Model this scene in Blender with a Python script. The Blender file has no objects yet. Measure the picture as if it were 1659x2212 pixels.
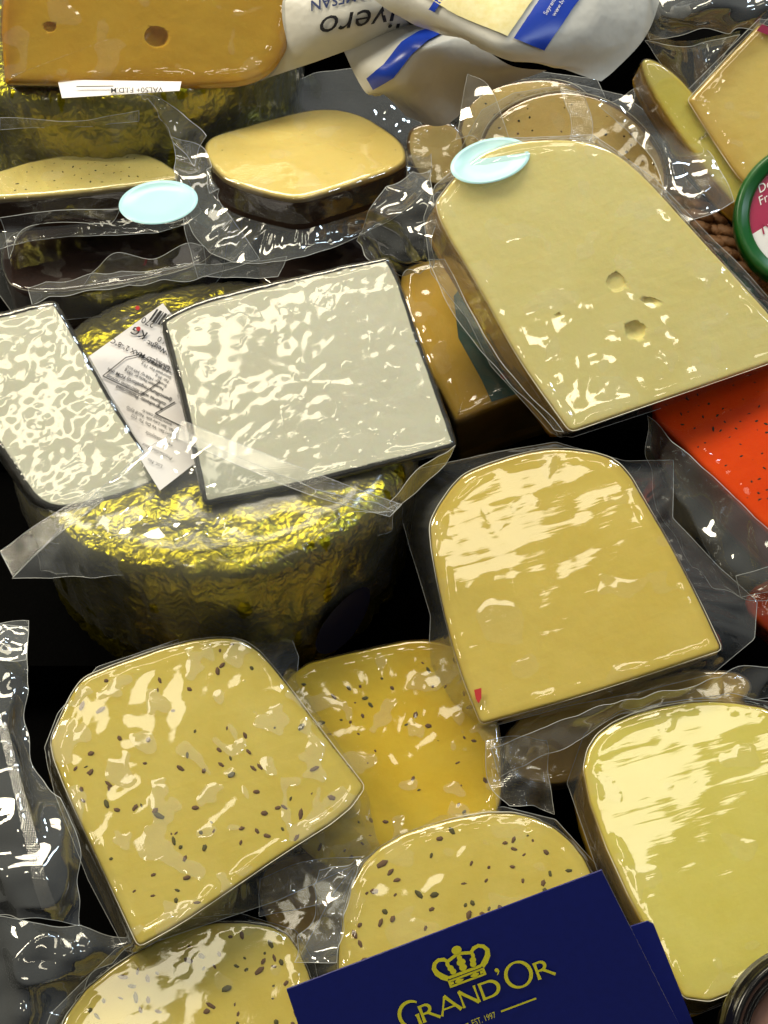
import bpy, bmesh, math, random
from math import radians as R, sin, cos, pi
from mathutils import Vector as V, Matrix, noise
random.seed(7)
sc = bpy.context.scene
COL = sc.collection

# ------------------------------------------------------------------ camera, world, lamps, exposure
ELEV, DIST, HX = R(50), 0.66, 0.25
PW, PH = 1659.0, 2212.0
TARGET = V((0, 0, 0.07))
cam_d = bpy.data.cameras.new('camera'); cam = bpy.data.objects.new('camera', cam_d); COL.objects.link(cam)
FWD = V((0, cos(ELEV), -sin(ELEV))); RIGHT = V((1, 0, 0)); UP = RIGHT.cross(FWD)
EYE = TARGET - FWD * DIST
cam.location = EYE; cam.rotation_euler = (pi / 2 - ELEV, 0, 0)
cam_d.sensor_fit = 'HORIZONTAL'; cam_d.sensor_width = 36; cam_d.lens = 18 / HX
cam_d.clip_start = 0.01; cam_d.clip_end = 50
sc.camera = cam
w = bpy.data.worlds.new('World'); sc.world = w; w.use_nodes = True
w.node_tree.nodes['Background'].inputs[0].default_value = (1.0, 0.97, 0.90, 1)
w.node_tree.nodes['Background'].inputs[1].default_value = 0.095

def lamp(name, loc, aim, sx, sy, power, color, roll=0):
    d = bpy.data.lights.new(name, 'AREA'); d.shape = 'RECTANGLE'; d.size = sx; d.size_y = sy
    d.energy = power; d.color = color
    o = bpy.data.objects.new(name, d); COL.objects.link(o); o.location = loc
    q = (V(aim) - V(loc)).to_track_quat('-Z', 'Y'); o.rotation_euler = (q.to_matrix() @ Matrix.Rotation(roll, 3, 'Z')).to_euler()
    return o
WARM = (1.0, 0.90, 0.68)
lamp('shop_lamp', (0.20, -0.13, 1.25), (0.05, 0, 0.1), 0.75, 0.13, 1.45, (1.0, 0.91, 0.68), R(0))
lamp('shop_lamp.001', (-0.15, 0.55, 1.25), (0, 0.05, 0.1), 0.90, 0.42, 14.0, WARM, R(4))
lamp('shop_lamp.002', (0.62, 0.45, 1.15), (0, 0, 0.1), 0.12, 0.35, 3.5, (0.70, 0.85, 1.0))
lamp('shop_lamp.003', (0.85, -0.35, 1.00), (0, 0, 0.1), 0.06, 0.22, 1.3, (0.72, 0.86, 1.0))
lamp('shop_lamp.004', (-0.95, 0.15, 0.95), (0, 0, 0.1), 0.22, 0.45, 8.5, WARM)
lamp('shop_lamp.005', (0.42, -0.72, 1.20), (0.05, 0, 0.1), 0.30, 0.05, 0.45, WARM)
lamp('glint_spot', (-0.35, -0.55, 1.10), (0, 0, 0.1), 0.05, 0.05, 0.5, WARM)  # this and the next: small unseen lamps added for glints on the film
lamp('glint_spot.001', (0.40, 0.95, 0.90), (0, 0, 0.1), 0.06, 0.06, 0.9, (0.72, 0.86, 1.0))
vs = sc.view_settings; vs.view_transform = 'Standard'; vs.look = 'None'; vs.gamma = 1; vs.exposure = 0.10
vs.use_curve_mapping = False
cy = sc.cycles
cy.use_denoising = True
cy.use_adaptive_sampling = True; cy.adaptive_threshold = 0.03; cy.adaptive_min_samples = 16
cy.max_bounces = 5; cy.diffuse_bounces = 2; cy.glossy_bounces = 2; cy.transmission_bounces = 2
cy.transparent_max_bounces = 40
cy.caustics_reflective = False; cy.caustics_refractive = False
cy.sample_clamp_indirect = 3.0

# ------------------------------------------------------------------ helpers: pixel rays, frames, objects
SLOPE = math.tan(R(15))
def ray(px, py):
    k = HX / (PW / 2)
    return FWD + RIGHT * ((px - PW / 2) * k) - UP * ((py - PH / 2) * k)
def at(px, py, h):
    """where the line of sight meets the display slope raised by h metres"""
    d = ray(px, py); t = (SLOPE * EYE.y + h - EYE.z) / (d.z - SLOPE * d.y)
    return EYE + d * t
def on_plane(px, py, c, n):
    d = ray(px, py); return EYE + d * ((c - EYE).dot(n) / d.dot(n))
def depth(p): return (p - EYE).dot(FWD)
def sm(a, b, x):
    t = max(0, min(1, (x - a) / (b - a))); return t * t * (3 - 2 * t)
def nz(x, y, z=0.0): return noise.noise(V((x, y, z)))

def frame_of(c, n):
    X = (RIGHT - n * RIGHT.dot(n)).normalized(); Y = n.cross(X)
    m = Matrix((X, Y, n)).transposed().to_4x4(); m.translation = c
    return m
class Thing:
    def __init__(s, name, label, cat, M, group=None, kind=None):
        o = bpy.data.objects.new(name, None); COL.objects.link(o); o.matrix_world = M
        o.empty_display_size = 0.01
        if label: o['label'] = label
        if cat: o['category'] = cat
        if group: o['group'] = group
        if kind: o['kind'] = kind
        s.o = o; s.M = M; s.I = M.inverted()
def mk(name, verts, faces, mat, thing=None, world=True, smooth=True, parent=None, kind=None, edge=None):
    me = bpy.data.meshes.new(name)
    if thing and world: verts = [thing.I @ V(v) for v in verts]
    me.from_pydata([tuple(v) for v in verts], [], faces)
    if smooth: me.polygons.foreach_set('use_smooth', [True] * len(me.polygons))
    if edge is not None:
        a = me.attributes.new('edge', 'FLOAT', 'POINT'); a.data.foreach_set('value', edge)
    me.update()
    if isinstance(mat, (list, tuple)):
        for m in mat: me.materials.append(m)
    else: me.materials.append(mat)
    o = bpy.data.objects.new(name, me); COL.objects.link(o)
    if parent: o.parent = parent
    elif thing: o.parent = thing.o
    if kind: o['kind'] = kind
    return o
def chaikin(pts, it=2):
    for _ in range(it):
        out = []
        n = len(pts)
        for i in range(n):
            p, q = pts[i], pts[(i + 1) % n]
            ps, qs = len(p) > 2, len(q) > 2
            out.append(p if ps else (p[0] * .75 + q[0] * .25, p[1] * .75 + q[1] * .25))
            if not qs: out.append((p[0] * .25 + q[0] * .75, p[1] * .25 + q[1] * .75))
        pts = out
    return [(p[0], p[1]) for p in pts]
def resample(pts, n, closed=True):
    P = [V((p[0], p[1])) for p in pts]
    if closed: P.append(P[0])
    L = [0]
    for a, b in zip(P, P[1:]): L.append(L[-1] + (b - a).length)
    out = []; j = 0
    m = n if closed else n - 1
    for i in range(n):
        s = L[-1] * i / m
        while j < len(L) - 2 and L[j + 1] < s: j += 1
        f = (s - L[j]) / max(1e-9, L[j + 1] - L[j]); out.append(P[j].lerp(P[j + 1], min(1, f)))
    return out

# ------------------------------------------------------------------ materials
def newmat(name):
    m = bpy.data.materials.new(name); m.use_nodes = True; nt = m.node_tree; nt.nodes.clear()
    out = nt.nodes.new('ShaderNodeOutputMaterial'); return m, nt, out
def N(nt, typ, **kw):
    n = nt.nodes.new(typ)
    for k, v in kw.items():
        if k == 'ins':
            for a, b in v.items():
                if hasattr(b, 'is_linked') or isinstance(b, bpy.types.NodeSocket): nt.links.new(b, n.inputs[a])
                else: n.inputs[a].default_value = b
        else: setattr(n, k, v)
    return n
def math_n(nt, op, a, b=0.0, clamp=False):
    n = nt.nodes.new('ShaderNodeMath'); n.operation = op; n.use_clamp = clamp
    for i, x in enumerate((a, b)):
        if isinstance(x, bpy.types.NodeSocket): nt.links.new(x, n.inputs[i])
        else: n.inputs[i].default_value = x
    return n.outputs[0]
def ramp(nt, fac, stops, interp='LINEAR'):
    n = nt.nodes.new('ShaderNodeValToRGB'); n.color_ramp.interpolation = interp
    el = n.color_ramp.elements
    while len(el) < len(stops): el.new(0.5)
    for e, (p, c) in zip(el, stops):
        e.position = p; e.color = c if len(c) == 4 else (*c, 1)
    nt.links.new(fac, n.inputs[0]); return n.outputs[0]
def mixc(nt, f, a, b):
    n = nt.nodes.new('ShaderNodeMix'); n.data_type = 'RGBA'
    for k, x in ((0, f), (6, a), (7, b)):
        if isinstance(x, bpy.types.NodeSocket): nt.links.new(x, n.inputs[k])
        else: n.inputs[k].default_value = (*x, 1) if isinstance(x, tuple) and len(x) == 3 else x
    return n.outputs[2]
def coords(nt, scale=(1, 1, 1), rot=(0, 0, 0)):
    o = N(nt, 'ShaderNodeTexCoord').outputs['Object']
    if any(rot): o = N(nt, 'ShaderNodeMapping', ins={'Vector': o, 'Rotation': rot}).outputs[0]
    return N(nt, 'ShaderNodeMapping', ins={'Vector': o, 'Scale': scale}).outputs[0] if tuple(scale) != (1, 1, 1) else o
def noise_n(nt, vec, scale, detail=2.0, rough=.5, dist=0.0):
    return N(nt, 'ShaderNodeTexNoise', ins={'Vector': vec, 'Scale': scale, 'Detail': detail, 'Roughness': rough, 'Distortion': dist}).outputs[0]

def cheese_mat(name, c1, c2, rind=None, rw=0.006, fade=0.5, sss=.25, speck=None, scale=40, hard=0.0):
    m, nt, out = newmat(name)
    v = coords(nt)
    n1 = noise_n(nt, v, scale, 3, .55)
    col = mixc(nt, ramp(nt, n1, [(.3, (0, 0, 0)), (.7, (1, 1, 1))]), c1, c2)
    n3 = noise_n(nt, v, 700, 3, .6)
    col = mixc(nt, math_n(nt, 'MULTIPLY', n3, .18), col, tuple(x * .55 for x in c1))
    if speck:
        vo = N(nt, 'ShaderNodeTexVoronoi', ins={'Vector': coords(nt, speck.get('stretch', (1, 1, 1))), 'Scale': speck['scale'], 'Randomness': 1.0})
        f = math_n(nt, 'LESS_THAN', vo.outputs['Distance'], speck['size'])
        sp = N(nt, 'ShaderNodeSeparateColor', ins={0: vo.outputs['Color']})
        f = math_n(nt, 'MULTIPLY', f, math_n(nt, 'GREATER_THAN', sp.outputs[0], speck['keep']))
        col = mixc(nt, f, col, speck['col'])
    if rind:
        a = N(nt, 'ShaderNodeAttribute', attribute_name='edge')
        wob = math_n(nt, 'ADD', a.outputs['Fac'], math_n(nt, 'MULTIPLY', math_n(nt, 'SUBTRACT', noise_n(nt, v, 90, 2), .5), rw * .6))
        e = N(nt, 'ShaderNodeMapRange', ins={0: wob, 1: rw * hard, 2: rw, 3: fade, 4: 0.0})
        s = N(nt, 'ShaderNodeMapRange', ins={0: a.outputs['Fac'], 1: -.0012, 2: 0.0, 3: 1.0, 4: 0.0})
        f = math_n(nt, 'MAXIMUM', e.outputs[0], s.outputs[0])
        rn = mixc(nt, noise_n(nt, v, 120, 4), tuple(x * .6 for x in rind), rind)
        col = mixc(nt, f, col, rn)
    kn = noise_n(nt, coords(nt, (.04, 1, 1), (0, 0, R(-20))), 420, 3, .6)       # knife drag across the cut face
    col = mixc(nt, math_n(nt, 'MULTIPLY', kn, .04), col, tuple(min(1, x * 1.25 + .04) for x in c2))
    b = N(nt, 'ShaderNodeBump', ins={'Height': math_n(nt, 'ADD', noise_n(nt, v, 300, 4), math_n(nt, 'MULTIPLY', kn, .5)), 'Strength': .3, 'Distance': .0005})
    p = N(nt, 'ShaderNodeBsdfPrincipled', ins={'Base Color': col, 'Roughness': .55, 'Normal': b.outputs[0],
          'Subsurface Weight': sss, 'Subsurface Radius': (1, .6, .25), 'Subsurface Scale': .006, 'Specular IOR Level': .06})
    nt.links.new(p.outputs[0], out.inputs[0]); return m

def film_mat(name, haze=.04, s1=45, a1=1.0, s2=220, a2=.35, stretch=(1, 1, 1), rot=0, pocket=0.0, ps=70, pth=.56, dist=.001, grid=0, gamp=.05, refl=1.9, rough=.05, tint=(.96, .97, .97), phz=.10, ridge=0.0, mask=None, dcol=(.88, .86, .78)):
    m, nt, out = newmat(name)
    v = coords(nt, stretch, (0, 0, rot)); vi = coords(nt)
    h = math_n(nt, 'ADD', math_n(nt, 'MULTIPLY', noise_n(nt, v, s1, 1.5, .5, .6), a1), math_n(nt, 'MULTIPLY', noise_n(nt, v, s2, 2, .5, .4), a2))
    if ridge:
        vo = N(nt, 'ShaderNodeTexVoronoi', feature='DISTANCE_TO_EDGE', ins={'Vector': N(nt, 'ShaderNodeMix', data_type='VECTOR', ins={0: .035, 4: v, 5: N(nt, 'ShaderNodeTexNoise', ins={'Vector': v, 'Scale': 30.0}).outputs['Color']}).outputs[1], 'Scale': s1 * .9})
        rr = N(nt, 'ShaderNodeMapRange', ins={0: vo.outputs['Distance'], 1: 0.0, 2: .22, 3: 1.0, 4: 0.0})
        h = math_n(nt, 'ADD', h, math_n(nt, 'MULTIPLY', rr.outputs[0], ridge))
    if mask:
        mk_ = N(nt, 'ShaderNodeMapRange', interpolation_type='SMOOTHSTEP', ins={0: noise_n(nt, vi, mask, 1), 1: .40, 2: .60, 3: .05, 4: 1.0}).outputs[0]
        h = math_n(nt, 'MULTIPLY', h, mk_)
    hz = haze
    if pocket:
        pn = noise_n(nt, vi, ps, 1.2, .45, .3)
        pk = N(nt, 'ShaderNodeMapRange', ins={0: pn, 1: pth, 2: pth + .012, 3: 0.0, 4: 1.0}).outputs[0]
        pk2 = N(nt, 'ShaderNodeMapRange', ins={0: pn, 1: pth, 2: pth + .07, 3: 0.0, 4: 1.0}).outputs[0]
        h = math_n(nt, 'ADD', h, math_n(nt, 'MULTIPLY', pk2, pocket))
        hz = math_n(nt, 'ADD', math_n(nt, 'MULTIPLY', pk, phz), haze)
    if grid:
        sx = N(nt, 'ShaderNodeSeparateXYZ', ins={0: vi})
        g = math_n(nt, 'MULTIPLY', math_n(nt, 'SINE', math_n(nt, 'MULTIPLY', math_n(nt, 'ADD', sx.outputs[0], sx.outputs[1]), grid)), math_n(nt, 'SINE', math_n(nt, 'MULTIPLY', math_n(nt, 'SUBTRACT', sx.outputs[0], sx.outputs[1]), grid)))
        h = math_n(nt, 'ADD', h, math_n(nt, 'MULTIPLY', g, gamp))
    b = N(nt, 'ShaderNodeBump', ins={'Height': h, 'Strength': 1.0, 'Distance': dist})
    ge = N(nt, 'ShaderNodeNewGeometry')
    dt = N(nt, 'ShaderNodeVectorMath', operation='DOT_PRODUCT', ins={0: ge.outputs['Incoming'], 1: b.outputs[0]})
    om = math_n(nt, 'SUBTRACT', 1.0, math_n(nt, 'ABSOLUTE', dt.outputs['Value']), True)
    fac = math_n(nt, 'ADD', math_n(nt, 'MULTIPLY', math_n(nt, 'POWER', om, 4.0), .75), .042 * refl, True)
    tr = N(nt, 'ShaderNodeBsdfTransparent', ins={0: (*tint, 1)})
    df = N(nt, 'ShaderNodeBsdfDiffuse', ins={0: (*dcol, 1)})
    gl = N(nt, 'ShaderNodeBsdfGlossy', ins={0: (1, 1, 1, 1), 'Roughness': rough, 'Normal': b.outputs[0]})
    m1 = N(nt, 'ShaderNodeMixShader', ins={0: hz, 1: tr.outputs[0], 2: df.outputs[0]})
    m2 = N(nt, 'ShaderNodeMixShader', ins={0: fac, 1: m1.outputs[0], 2: gl.outputs[0]})
    nt.links.new(m2.outputs[0], out.inputs[0]); return m

def foil_mat(name, c1, c2):
    m, nt, out = newmat(name)
    v = coords(nt)
    nv = N(nt, 'ShaderNodeTexNoise', ins={'Vector': v, 'Scale': 60.0, 'Detail': 3.0})
    wv = N(nt, 'ShaderNodeMix', data_type='VECTOR', ins={0: .02, 4: v, 5: nv.outputs['Color']}).outputs[1]
    h = None
    for s, a in ((34, 1.1), (95, .6), (300, .25)):
        vo = N(nt, 'ShaderNodeTexVoronoi', ins={'Vector': wv, 'Scale': float(s)})
        x = math_n(nt, 'MULTIPLY', vo.outputs['Distance'], a)
        h = x if h is None else math_n(nt, 'ADD', h, x)
    b = N(nt, 'ShaderNodeBump', ins={'Height': h, 'Strength': 1.0, 'Distance': .0024})
    col = mixc(nt, noise_n(nt, v, 25, 3), c1, c2)
    p = N(nt, 'ShaderNodeBsdfPrincipled', ins={'Base Color': col, 'Metallic': .95, 'Roughness': .30, 'Normal': b.outputs[0]})
    nt.links.new(p.outputs[0], out.inputs[0]); return m

def plain(name, col, rough=.5, spec=.5, metal=0.0, bump=0.0, bs=200, var=.12, coat=0.0):
    m, nt, out = newmat(name)
    v = coords(nt)
    c = mixc(nt, noise_n(nt, v, bs * .4, 3), tuple(x * (1 - var) for x in col), tuple(min(1, x * (1 + var)) for x in col))
    ins = {'Base Color': c, 'Roughness': rough, 'Specular IOR Level': spec, 'Metallic': metal, 'Coat Weight': coat, 'Coat Roughness': .05}
    if bump:
        ins['Normal'] = N(nt, 'ShaderNodeBump', ins={'Height': noise_n(nt, v, bs, 4), 'Strength': 1.0, 'Distance': bump}).outputs[0]
    p = N(nt, 'ShaderNodeBsdfPrincipled', ins=ins); nt.links.new(p.outputs[0], out.inputs[0]); return m

GOUDA = cheese_mat('pale gouda', (.84, .72, .27), (.87, .77, .34), (.78, .42, .05), .003, .25)
GOLDEN = cheese_mat('golden cheese', (.69, .515, .095), (.74, .57, .13), (.34, .20, .025), .004, .30)
CUMIN = cheese_mat('cumin cheese', (.69, .53, .095), (.75, .60, .15), (.24, .16, .03), .004, .25)
CUMIN_D = cheese_mat('deep cumin cheese', (.76, .50, .025), (.78, .57, .06), (.50, .28, .03), .004, .25)
PALE = cheese_mat('pale sliced cheese', (.66, .56, .10), (.71, .62, .15), (.66, .38, .035), .004, .3)
AMBER = cheese_mat('aged amber cheese', (.64, .34, .022), (.72, .45, .05), (.42, .16, .010), .010, .7, scale=18)
TAN = cheese_mat('tan cheese', (.66, .48, .17), (.72, .54, .21), (.10, .04, .02), .0014, .9, hard=.6)
CREAM = cheese_mat('cream cheese', (.74, .56, .16), (.78, .61, .20), (.035, .014, .015), .0016, .8)
HERB = cheese_mat('herb cheese', (.62, .50, .16), (.68, .56, .20), (.035, .014, .015), .0016, .8)
WAX = cheese_mat('dark wax', (.028, .014, .012), (.05, .024, .018), None, sss=0)
BLUEC = cheese_mat('white cheese', (.78, .75, .57), (.82, .80, .63), (.014, .014, .016), .0019, 1.0, hard=.7)
RED = cheese_mat('red cheese', (.62, .042, .000), (.67, .06, .000), (.30, .03, .01), .003, .3)
ORANGE = cheese_mat('orange wedge', (.68, .43, .075), (.78, .49, .06), (.26, .16, .04), .004, .5, scale=22)
PEACH = cheese_mat('peach wedge', (.74, .54, .13), (.78, .60, .19), (.60, .32, .05), .012, .5, scale=25)

FILM = film_mat('vacuum film', haze=.012, s1=40, a1=.35, s2=160, a2=.03, pocket=.06, ps=75, pth=.60, phz=.05)
FILM_C = film_mat('vacuum film bubbles', haze=.012, s1=38, a1=.45, s2=150, a2=.03, pocket=.16, ps=85, pth=.575, phz=.12)
FILM_S = film_mat('vacuum film streaks', haze=.012, s1=70, a1=.36, s2=300, a2=.06, stretch=(.11, 1, 1), rot=R(-15), pocket=.10, ps=60, pth=.62, phz=.04)
FILM_W = film_mat('wet vacuum film', haze=.03, s1=92, a1=.75, s2=280, a2=.07, stretch=(.62, 1, 1), rot=R(-18), pocket=.10, ps=130, pth=.6, phz=.03, refl=2.7, mask=14, rough=.085)
FILM_R = film_mat('taut film', haze=.001, s1=40, a1=.3, s2=160, a2=.02, refl=.6)
FILM_V = film_mat('wheel film', haze=.06, s1=26, a1=1.6, s2=90, a2=.1, refl=.9, rough=.16, ridge=.1)
FILM_F = film_mat('loose bag film', dcol=(.80, .84, .86), haze=.075, s1=22, a1=2.0, s2=90, a2=.12, stretch=(1, .6, 1), refl=2.7, ridge=.18)
FILM_K = film_mat('crumpled bag film', dcol=(.78, .84, .88), haze=.085, s1=24, a1=3.0, s2=80, a2=.16, refl=2.8, ridge=.22)
FILM_G = film_mat('embossed seal film', haze=.055, s1=40, a1=1.0, s2=120, a2=.1, grid=3600, refl=2.2, rough=.12, gamp=.05)
HEM = plain('film edge', (.62, .64, .63), .18, .8, var=.02)
CREASE = plain('film fold glint', (.80, .76, .60), .12, .9, var=.02)  # cream base colour paints the highlight along the film fold
GOLD = foil_mat('gold foil', (.33, .27, .008), (.30, .275, .016))
SEED = plain('cumin seed', (.15, .08, .035), .7, .3, var=.5, bs=900)
SEED2 = plain('green seed', (.10, .085, .02), .7, .3, var=.4, bs=900)
FLAKE = plain('dark herb', (.012, .018, .008), .7, .2, var=.4, bs=900)
PAPER = plain('label paper', (.74, .72, .74), .45, .4, var=.03, bs=60)
INK = plain('black ink', (.02, .02, .025), .5, .3)
INKB = plain('navy ink', (.02, .035, .12), .5, .3)
REDDOT = plain('red ink', (.45, .03, .03), .5, .3)
POUCH = plain('white pouch', (.64, .63, .58), .34, .5, bump=.003, bs=28, var=.05)
BLUE = plain('blue print', (.010, .045, .40), .28, .5, var=.1)
GRATED = cheese_mat('grated cheese', (.72, .63, .30), (.80, .73, .44), None, scale=260, sss=.1)
NAVY = plain('navy card', (.005, .011, .155), .34, .5, var=.15, bs=900)
NAVY2 = plain('dark navy sticker', (.004, .005, .022), .5, .3)
YELLOW = plain('yellow print', (.74, .69, .035), .45, .4, var=.06)
GREEN = plain('green plastic', (.004, .085, .012), .28, .5, var=.12, bs=80)
MAGENTA = plain('magenta print', (.30, .006, .06), .35, .5, var=.1)
WHITEP = plain('white print', (.70, .70, .72), .35, .5, var=.03)
BLACK = plain('black plastic', (.006, .006, .007), .16, .5, var=.2)
SHELF = plain('black shelf', (.0025, .0025, .0025), .95, .0, bump=.0006, bs=400)
WICKER = plain('wicker', (.27, .145, .075), .55, .35, bump=.0006, bs=500, var=.4)
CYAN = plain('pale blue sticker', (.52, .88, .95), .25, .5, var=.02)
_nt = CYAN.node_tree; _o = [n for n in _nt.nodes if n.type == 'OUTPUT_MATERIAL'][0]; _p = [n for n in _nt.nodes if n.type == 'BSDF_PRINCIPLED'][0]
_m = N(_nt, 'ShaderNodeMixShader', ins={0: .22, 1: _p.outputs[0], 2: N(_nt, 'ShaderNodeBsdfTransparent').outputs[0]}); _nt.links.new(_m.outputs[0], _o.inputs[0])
GREENL = plain('dark green label', (.02, .085, .075), .4, .4, var=.3, bs=300)
PINK = plain('pink jar content', (.32, .18, .14), .2, .5, var=.3, bs=60)
ORANGEP = plain('orange paper', (.6, .22, .03), .5, .4)

# ------------------------------------------------------------------ shelf (stepped display)
bm = bmesh.new()
prof = []
y, z = -0.5, SLOPE * -0.5 - 0.012
for i in range(9):
    prof += [(y, z), (y + .12, z)]; y += .12; z += .12 * SLOPE
pv = []
for x in (-.6, .6):
    for (a, b) in prof: pv.append((x, a, b))
nP = len(prof)
o = mk('display_shelf', pv, [(i, i + 1, nP + i + 1, nP + i) for i in range(nP - 1)], SHELF, smooth=False)
o['kind'] = 'structure'; o['label'] = 'black stepped shelf under the piled cheeses'

# ------------------------------------------------------------------ packaged cheese builder
class Cheese:
    def __init__(s, name, label, cat, outline, center, h, side=(0, 0), t=.03, up=False, mat=GOLDEN, film=FILM, bag=None,
                 bagz=.45, rnd=.0009, it=2, amp=.0006, lam=.02, seed=0, group=None, bagmat=None, ns=220, holes=(), ruff=.0028, part='cheese_body', sidemat=None, n=None, foff=.0007, binz=.96, ridge=.0009):
        s.ridge = ridge
        cx, cyy = center
        C = at(cx, cyy, h)
        if n is not None: nn = V(n).normalized()
        elif up: nn = V((0, 0, 1))
        else:
            d0 = depth(C); lo, hi = -t, t * 1.5
            for _ in range(50):
                m = (lo + hi) / 2
                E = ray(cx + side[0], cyy + side[1]) * (d0 + m) - ray(cx, cyy) * d0
                if E.length > t and m > 0: hi = m
                else: lo = m
            nn = -E.normalized()
        s.C, s.n, s.t = C, nn, t
        M = frame_of(C - nn * t, nn); s.M = M
        s.T = Thing(name, label, cat, M, group)
        s.seed = seed
        pts = resample(chaikin(outline, it), ns)
        L = [s.loc(p.x, p.y) for p in pts]
        area = sum(L[i].x * L[(i + 1) % ns].y - L[(i + 1) % ns].x * L[i].y for i in range(ns))
        if area < 0: L.reverse()
        s.L = [V((p.x, p.y)) for p in L]
        for _ in range(1): s.L = [s.L[i - 1] * .25 + s.L[i] * .5 + s.L[(i + 1) % ns] * .25 for i in range(ns)]
        s.cen = sum(s.L, V((0, 0))) / ns
        s.nor = []
        for i in range(ns):
            tg = (s.L[(i + 2) % ns] - s.L[i - 2]); s.nor.append(V((tg.y, -tg.x)).normalized())
        s.body = s.shell(part, mat, 0, rnd, .00025, .012, closed=True, full=True)
        if holes: s.cut(holes)
        if film: s.film = s.shell('plastic_film', film, foff, rnd * 1.7, amp, lam)
        s.binz = binz
        if bag: s.bag(bag, bagz, bagmat or FILM_F, ruff)
    def loc(s, px, py, z=None):
        """pixel -> local point on the face plane (local z = t)"""
        z = s.t if z is None else z
        c = s.M @ V((0, 0, z)); return s.M.inverted() @ on_plane(px, py, c, s.n)
    def shell(s, name, mat, off, rr, amp, lam, closed=False, full=False):
        t, ns, sd = s.t, len(s.L), s.seed * 13.7
        prof = []                                   # (inset, z, edge-distance)
        K = 5
        top = [(rr * (1 - sin(a)), t - rr + rr * cos(a)) for a in [pi / 2 * k / K for k in range(K, -1, -1)]]
        top.reverse()                               # from face to side
        zb = 0.0 if full else t * .30
        sides = [(0, t - rr + (zb - (t - rr)) * k / 6) for k in range(1, 7)]
        verts, faces, edge = [], [], []
        rings = []
        NR = 22
        dmean = sum((p - s.cen).length for p in s.L) / ns
        def put(x, y, z, e, nx, ny, nzv):
            p = V((x, y, z)); nv = V((nx, ny, nzv))
            d = off + amp * (.5 + .5 * noise.noise(V((x / lam + sd, y / lam, z / lam)))) + amp * .35 * noise.noise(V((x / lam * 3.1, y / lam * 3.1 + sd, z / lam * 3)))
            p = p + nv * d; verts.append(tuple(p)); edge.append(e)
        base = [s.L[i] - s.nor[i] * rr for i in range(ns)]
        soft = base
        for _ in range(5): soft = [soft[i - 1] * .25 + soft[i] * .5 + soft[(i + 1) % ns] * .25 for i in range(ns)]
        keep_base = base
        put(s.cen.x, s.cen.y, t, .05, 0, 0, 1)
        near = [.0075, .0058, .0044, .0032, .0022, .0013, .0006, 0.0]
        for r in range(1, NR + len(near)):
            ring = []
            for i in range(ns):
                Lr = (base[i] - s.cen).length
                e = (1 - (r / NR) ** .9) * (Lr - near[0]) + near[0] if r <= NR else near[r - NR]
                bb = keep_base[i].lerp(soft[i], sm(0, .004, e)); q = bb.lerp(s.cen, e / Lr); ring.append(len(verts))
                zz = t
                if off and s.ridge:      # stretched film stands up in a bead along the cut edge
                    wv = nz(i * .11 + sd, sd, .5) + .5 * nz(i * .37, sd, 2.5)
                    zz += s.ridge * max(0, .35 + wv) * math.exp(-((e - .0022 - .0012 * nz(i * .08, sd, 7.)) / .0013) ** 2)
                put(q.x, q.y, zz, e + rr, 0, 0, 1)
            rings.append(ring)
        for k, (ins, z) in enumerate(top[1:] + sides):
            ring = []
            a = min(1, (k + 1) / K) * pi / 2
            for i in range(ns):
                q = s.L[i] - s.nor[i] * ins; ring.append(len(verts))
                put(q.x, q.y, z, (ins if k < K - 1 else -.0006 if k == K - 1 else -.002), s.nor[i].x * sin(a), s.nor[i].y * sin(a), cos(a))
            rings.append(ring)
        for i in range(ns): faces.append((0, rings[0][i], rings[0][(i + 1) % ns]))
        for A, B in zip(rings, rings[1:]):
            for i in range(ns): faces.append((A[i], B[i], B[(i + 1) % ns], A[(i + 1) % ns]))
        if full: faces.append(tuple(reversed(rings[-1])))
        return mk(name, verts, faces, mat, s.T, world=False, edge=edge)
    def cut(s, holes):
        for (px, py, rx, ry, dp) in holes:
            p = s.loc(px, py); e = s.loc(px + rx, py); rad = (e - p).length; rt = ry / rx
            bm = bmesh.new(); bmesh.ops.create_icosphere(bm, subdivisions=4, radius=1)
            for v in bm.verts:
                k = 1 + (.12 if dp != .007 else .03) * noise.noise(v.co * 1.7 + V((px, py, 0)))
                v.co = V((v.co.x * rad * k, v.co.y * rad * rt * k, v.co.z * dp * k)) + p
            me = bpy.data.meshes.new('cutter'); bm.to_mesh(me); bm.free()
            c = bpy.data.objects.new('cutter', me); COL.objects.link(c); c.parent = s.T.o
            md = s.body.modifiers.new('b', 'BOOLEAN'); md.object = c; md.operation = 'DIFFERENCE'; md.solver = 'EXACT'
            bpy.context.view_layer.update()
            dg = bpy.context.evaluated_depsgraph_get()
            nm = bpy.data.meshes.new_from_object(s.body.evaluated_get(dg), preserve_all_data_layers=True, depsgraph=dg)
            s.body.modifiers.clear(); s.body.data = nm
            while len(nm.materials) > 1: nm.materials.pop()
            bpy.data.objects.remove(c)
    def bag(s, outline, bz, mat, ruff):
        ns = 360; z = s.t * bz
        pts = resample(chaikin(outline, 1) if s.binz < .5 else outline, 500)
        P = [s.loc(p.x, p.y, z) for p in pts]
        def polar(pl):
            d = sorted((math.atan2(q.y - s.cen.y, q.x - s.cen.x), q) for q in [V((a.x, a.y)) for a in pl])
            return d
        outer = polar(P); inner = polar(s.L)
        def pick(d, a):
            import bisect
            ks = [x[0] for x in d]; j = bisect.bisect(ks, a) % len(d); i = j - 1
            a0, a1 = ks[i], ks[j]
            if a1 <= a0: a1 += 2 * pi
            aa = a if a >= a0 else a + 2 * pi
            f = max(0, min(1, (aa - a0) / max(1e-6, a1 - a0))); return d[i][1].lerp(d[j][1], f)
        verts, faces = [], []; NRr = 12
        hem = []
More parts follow.
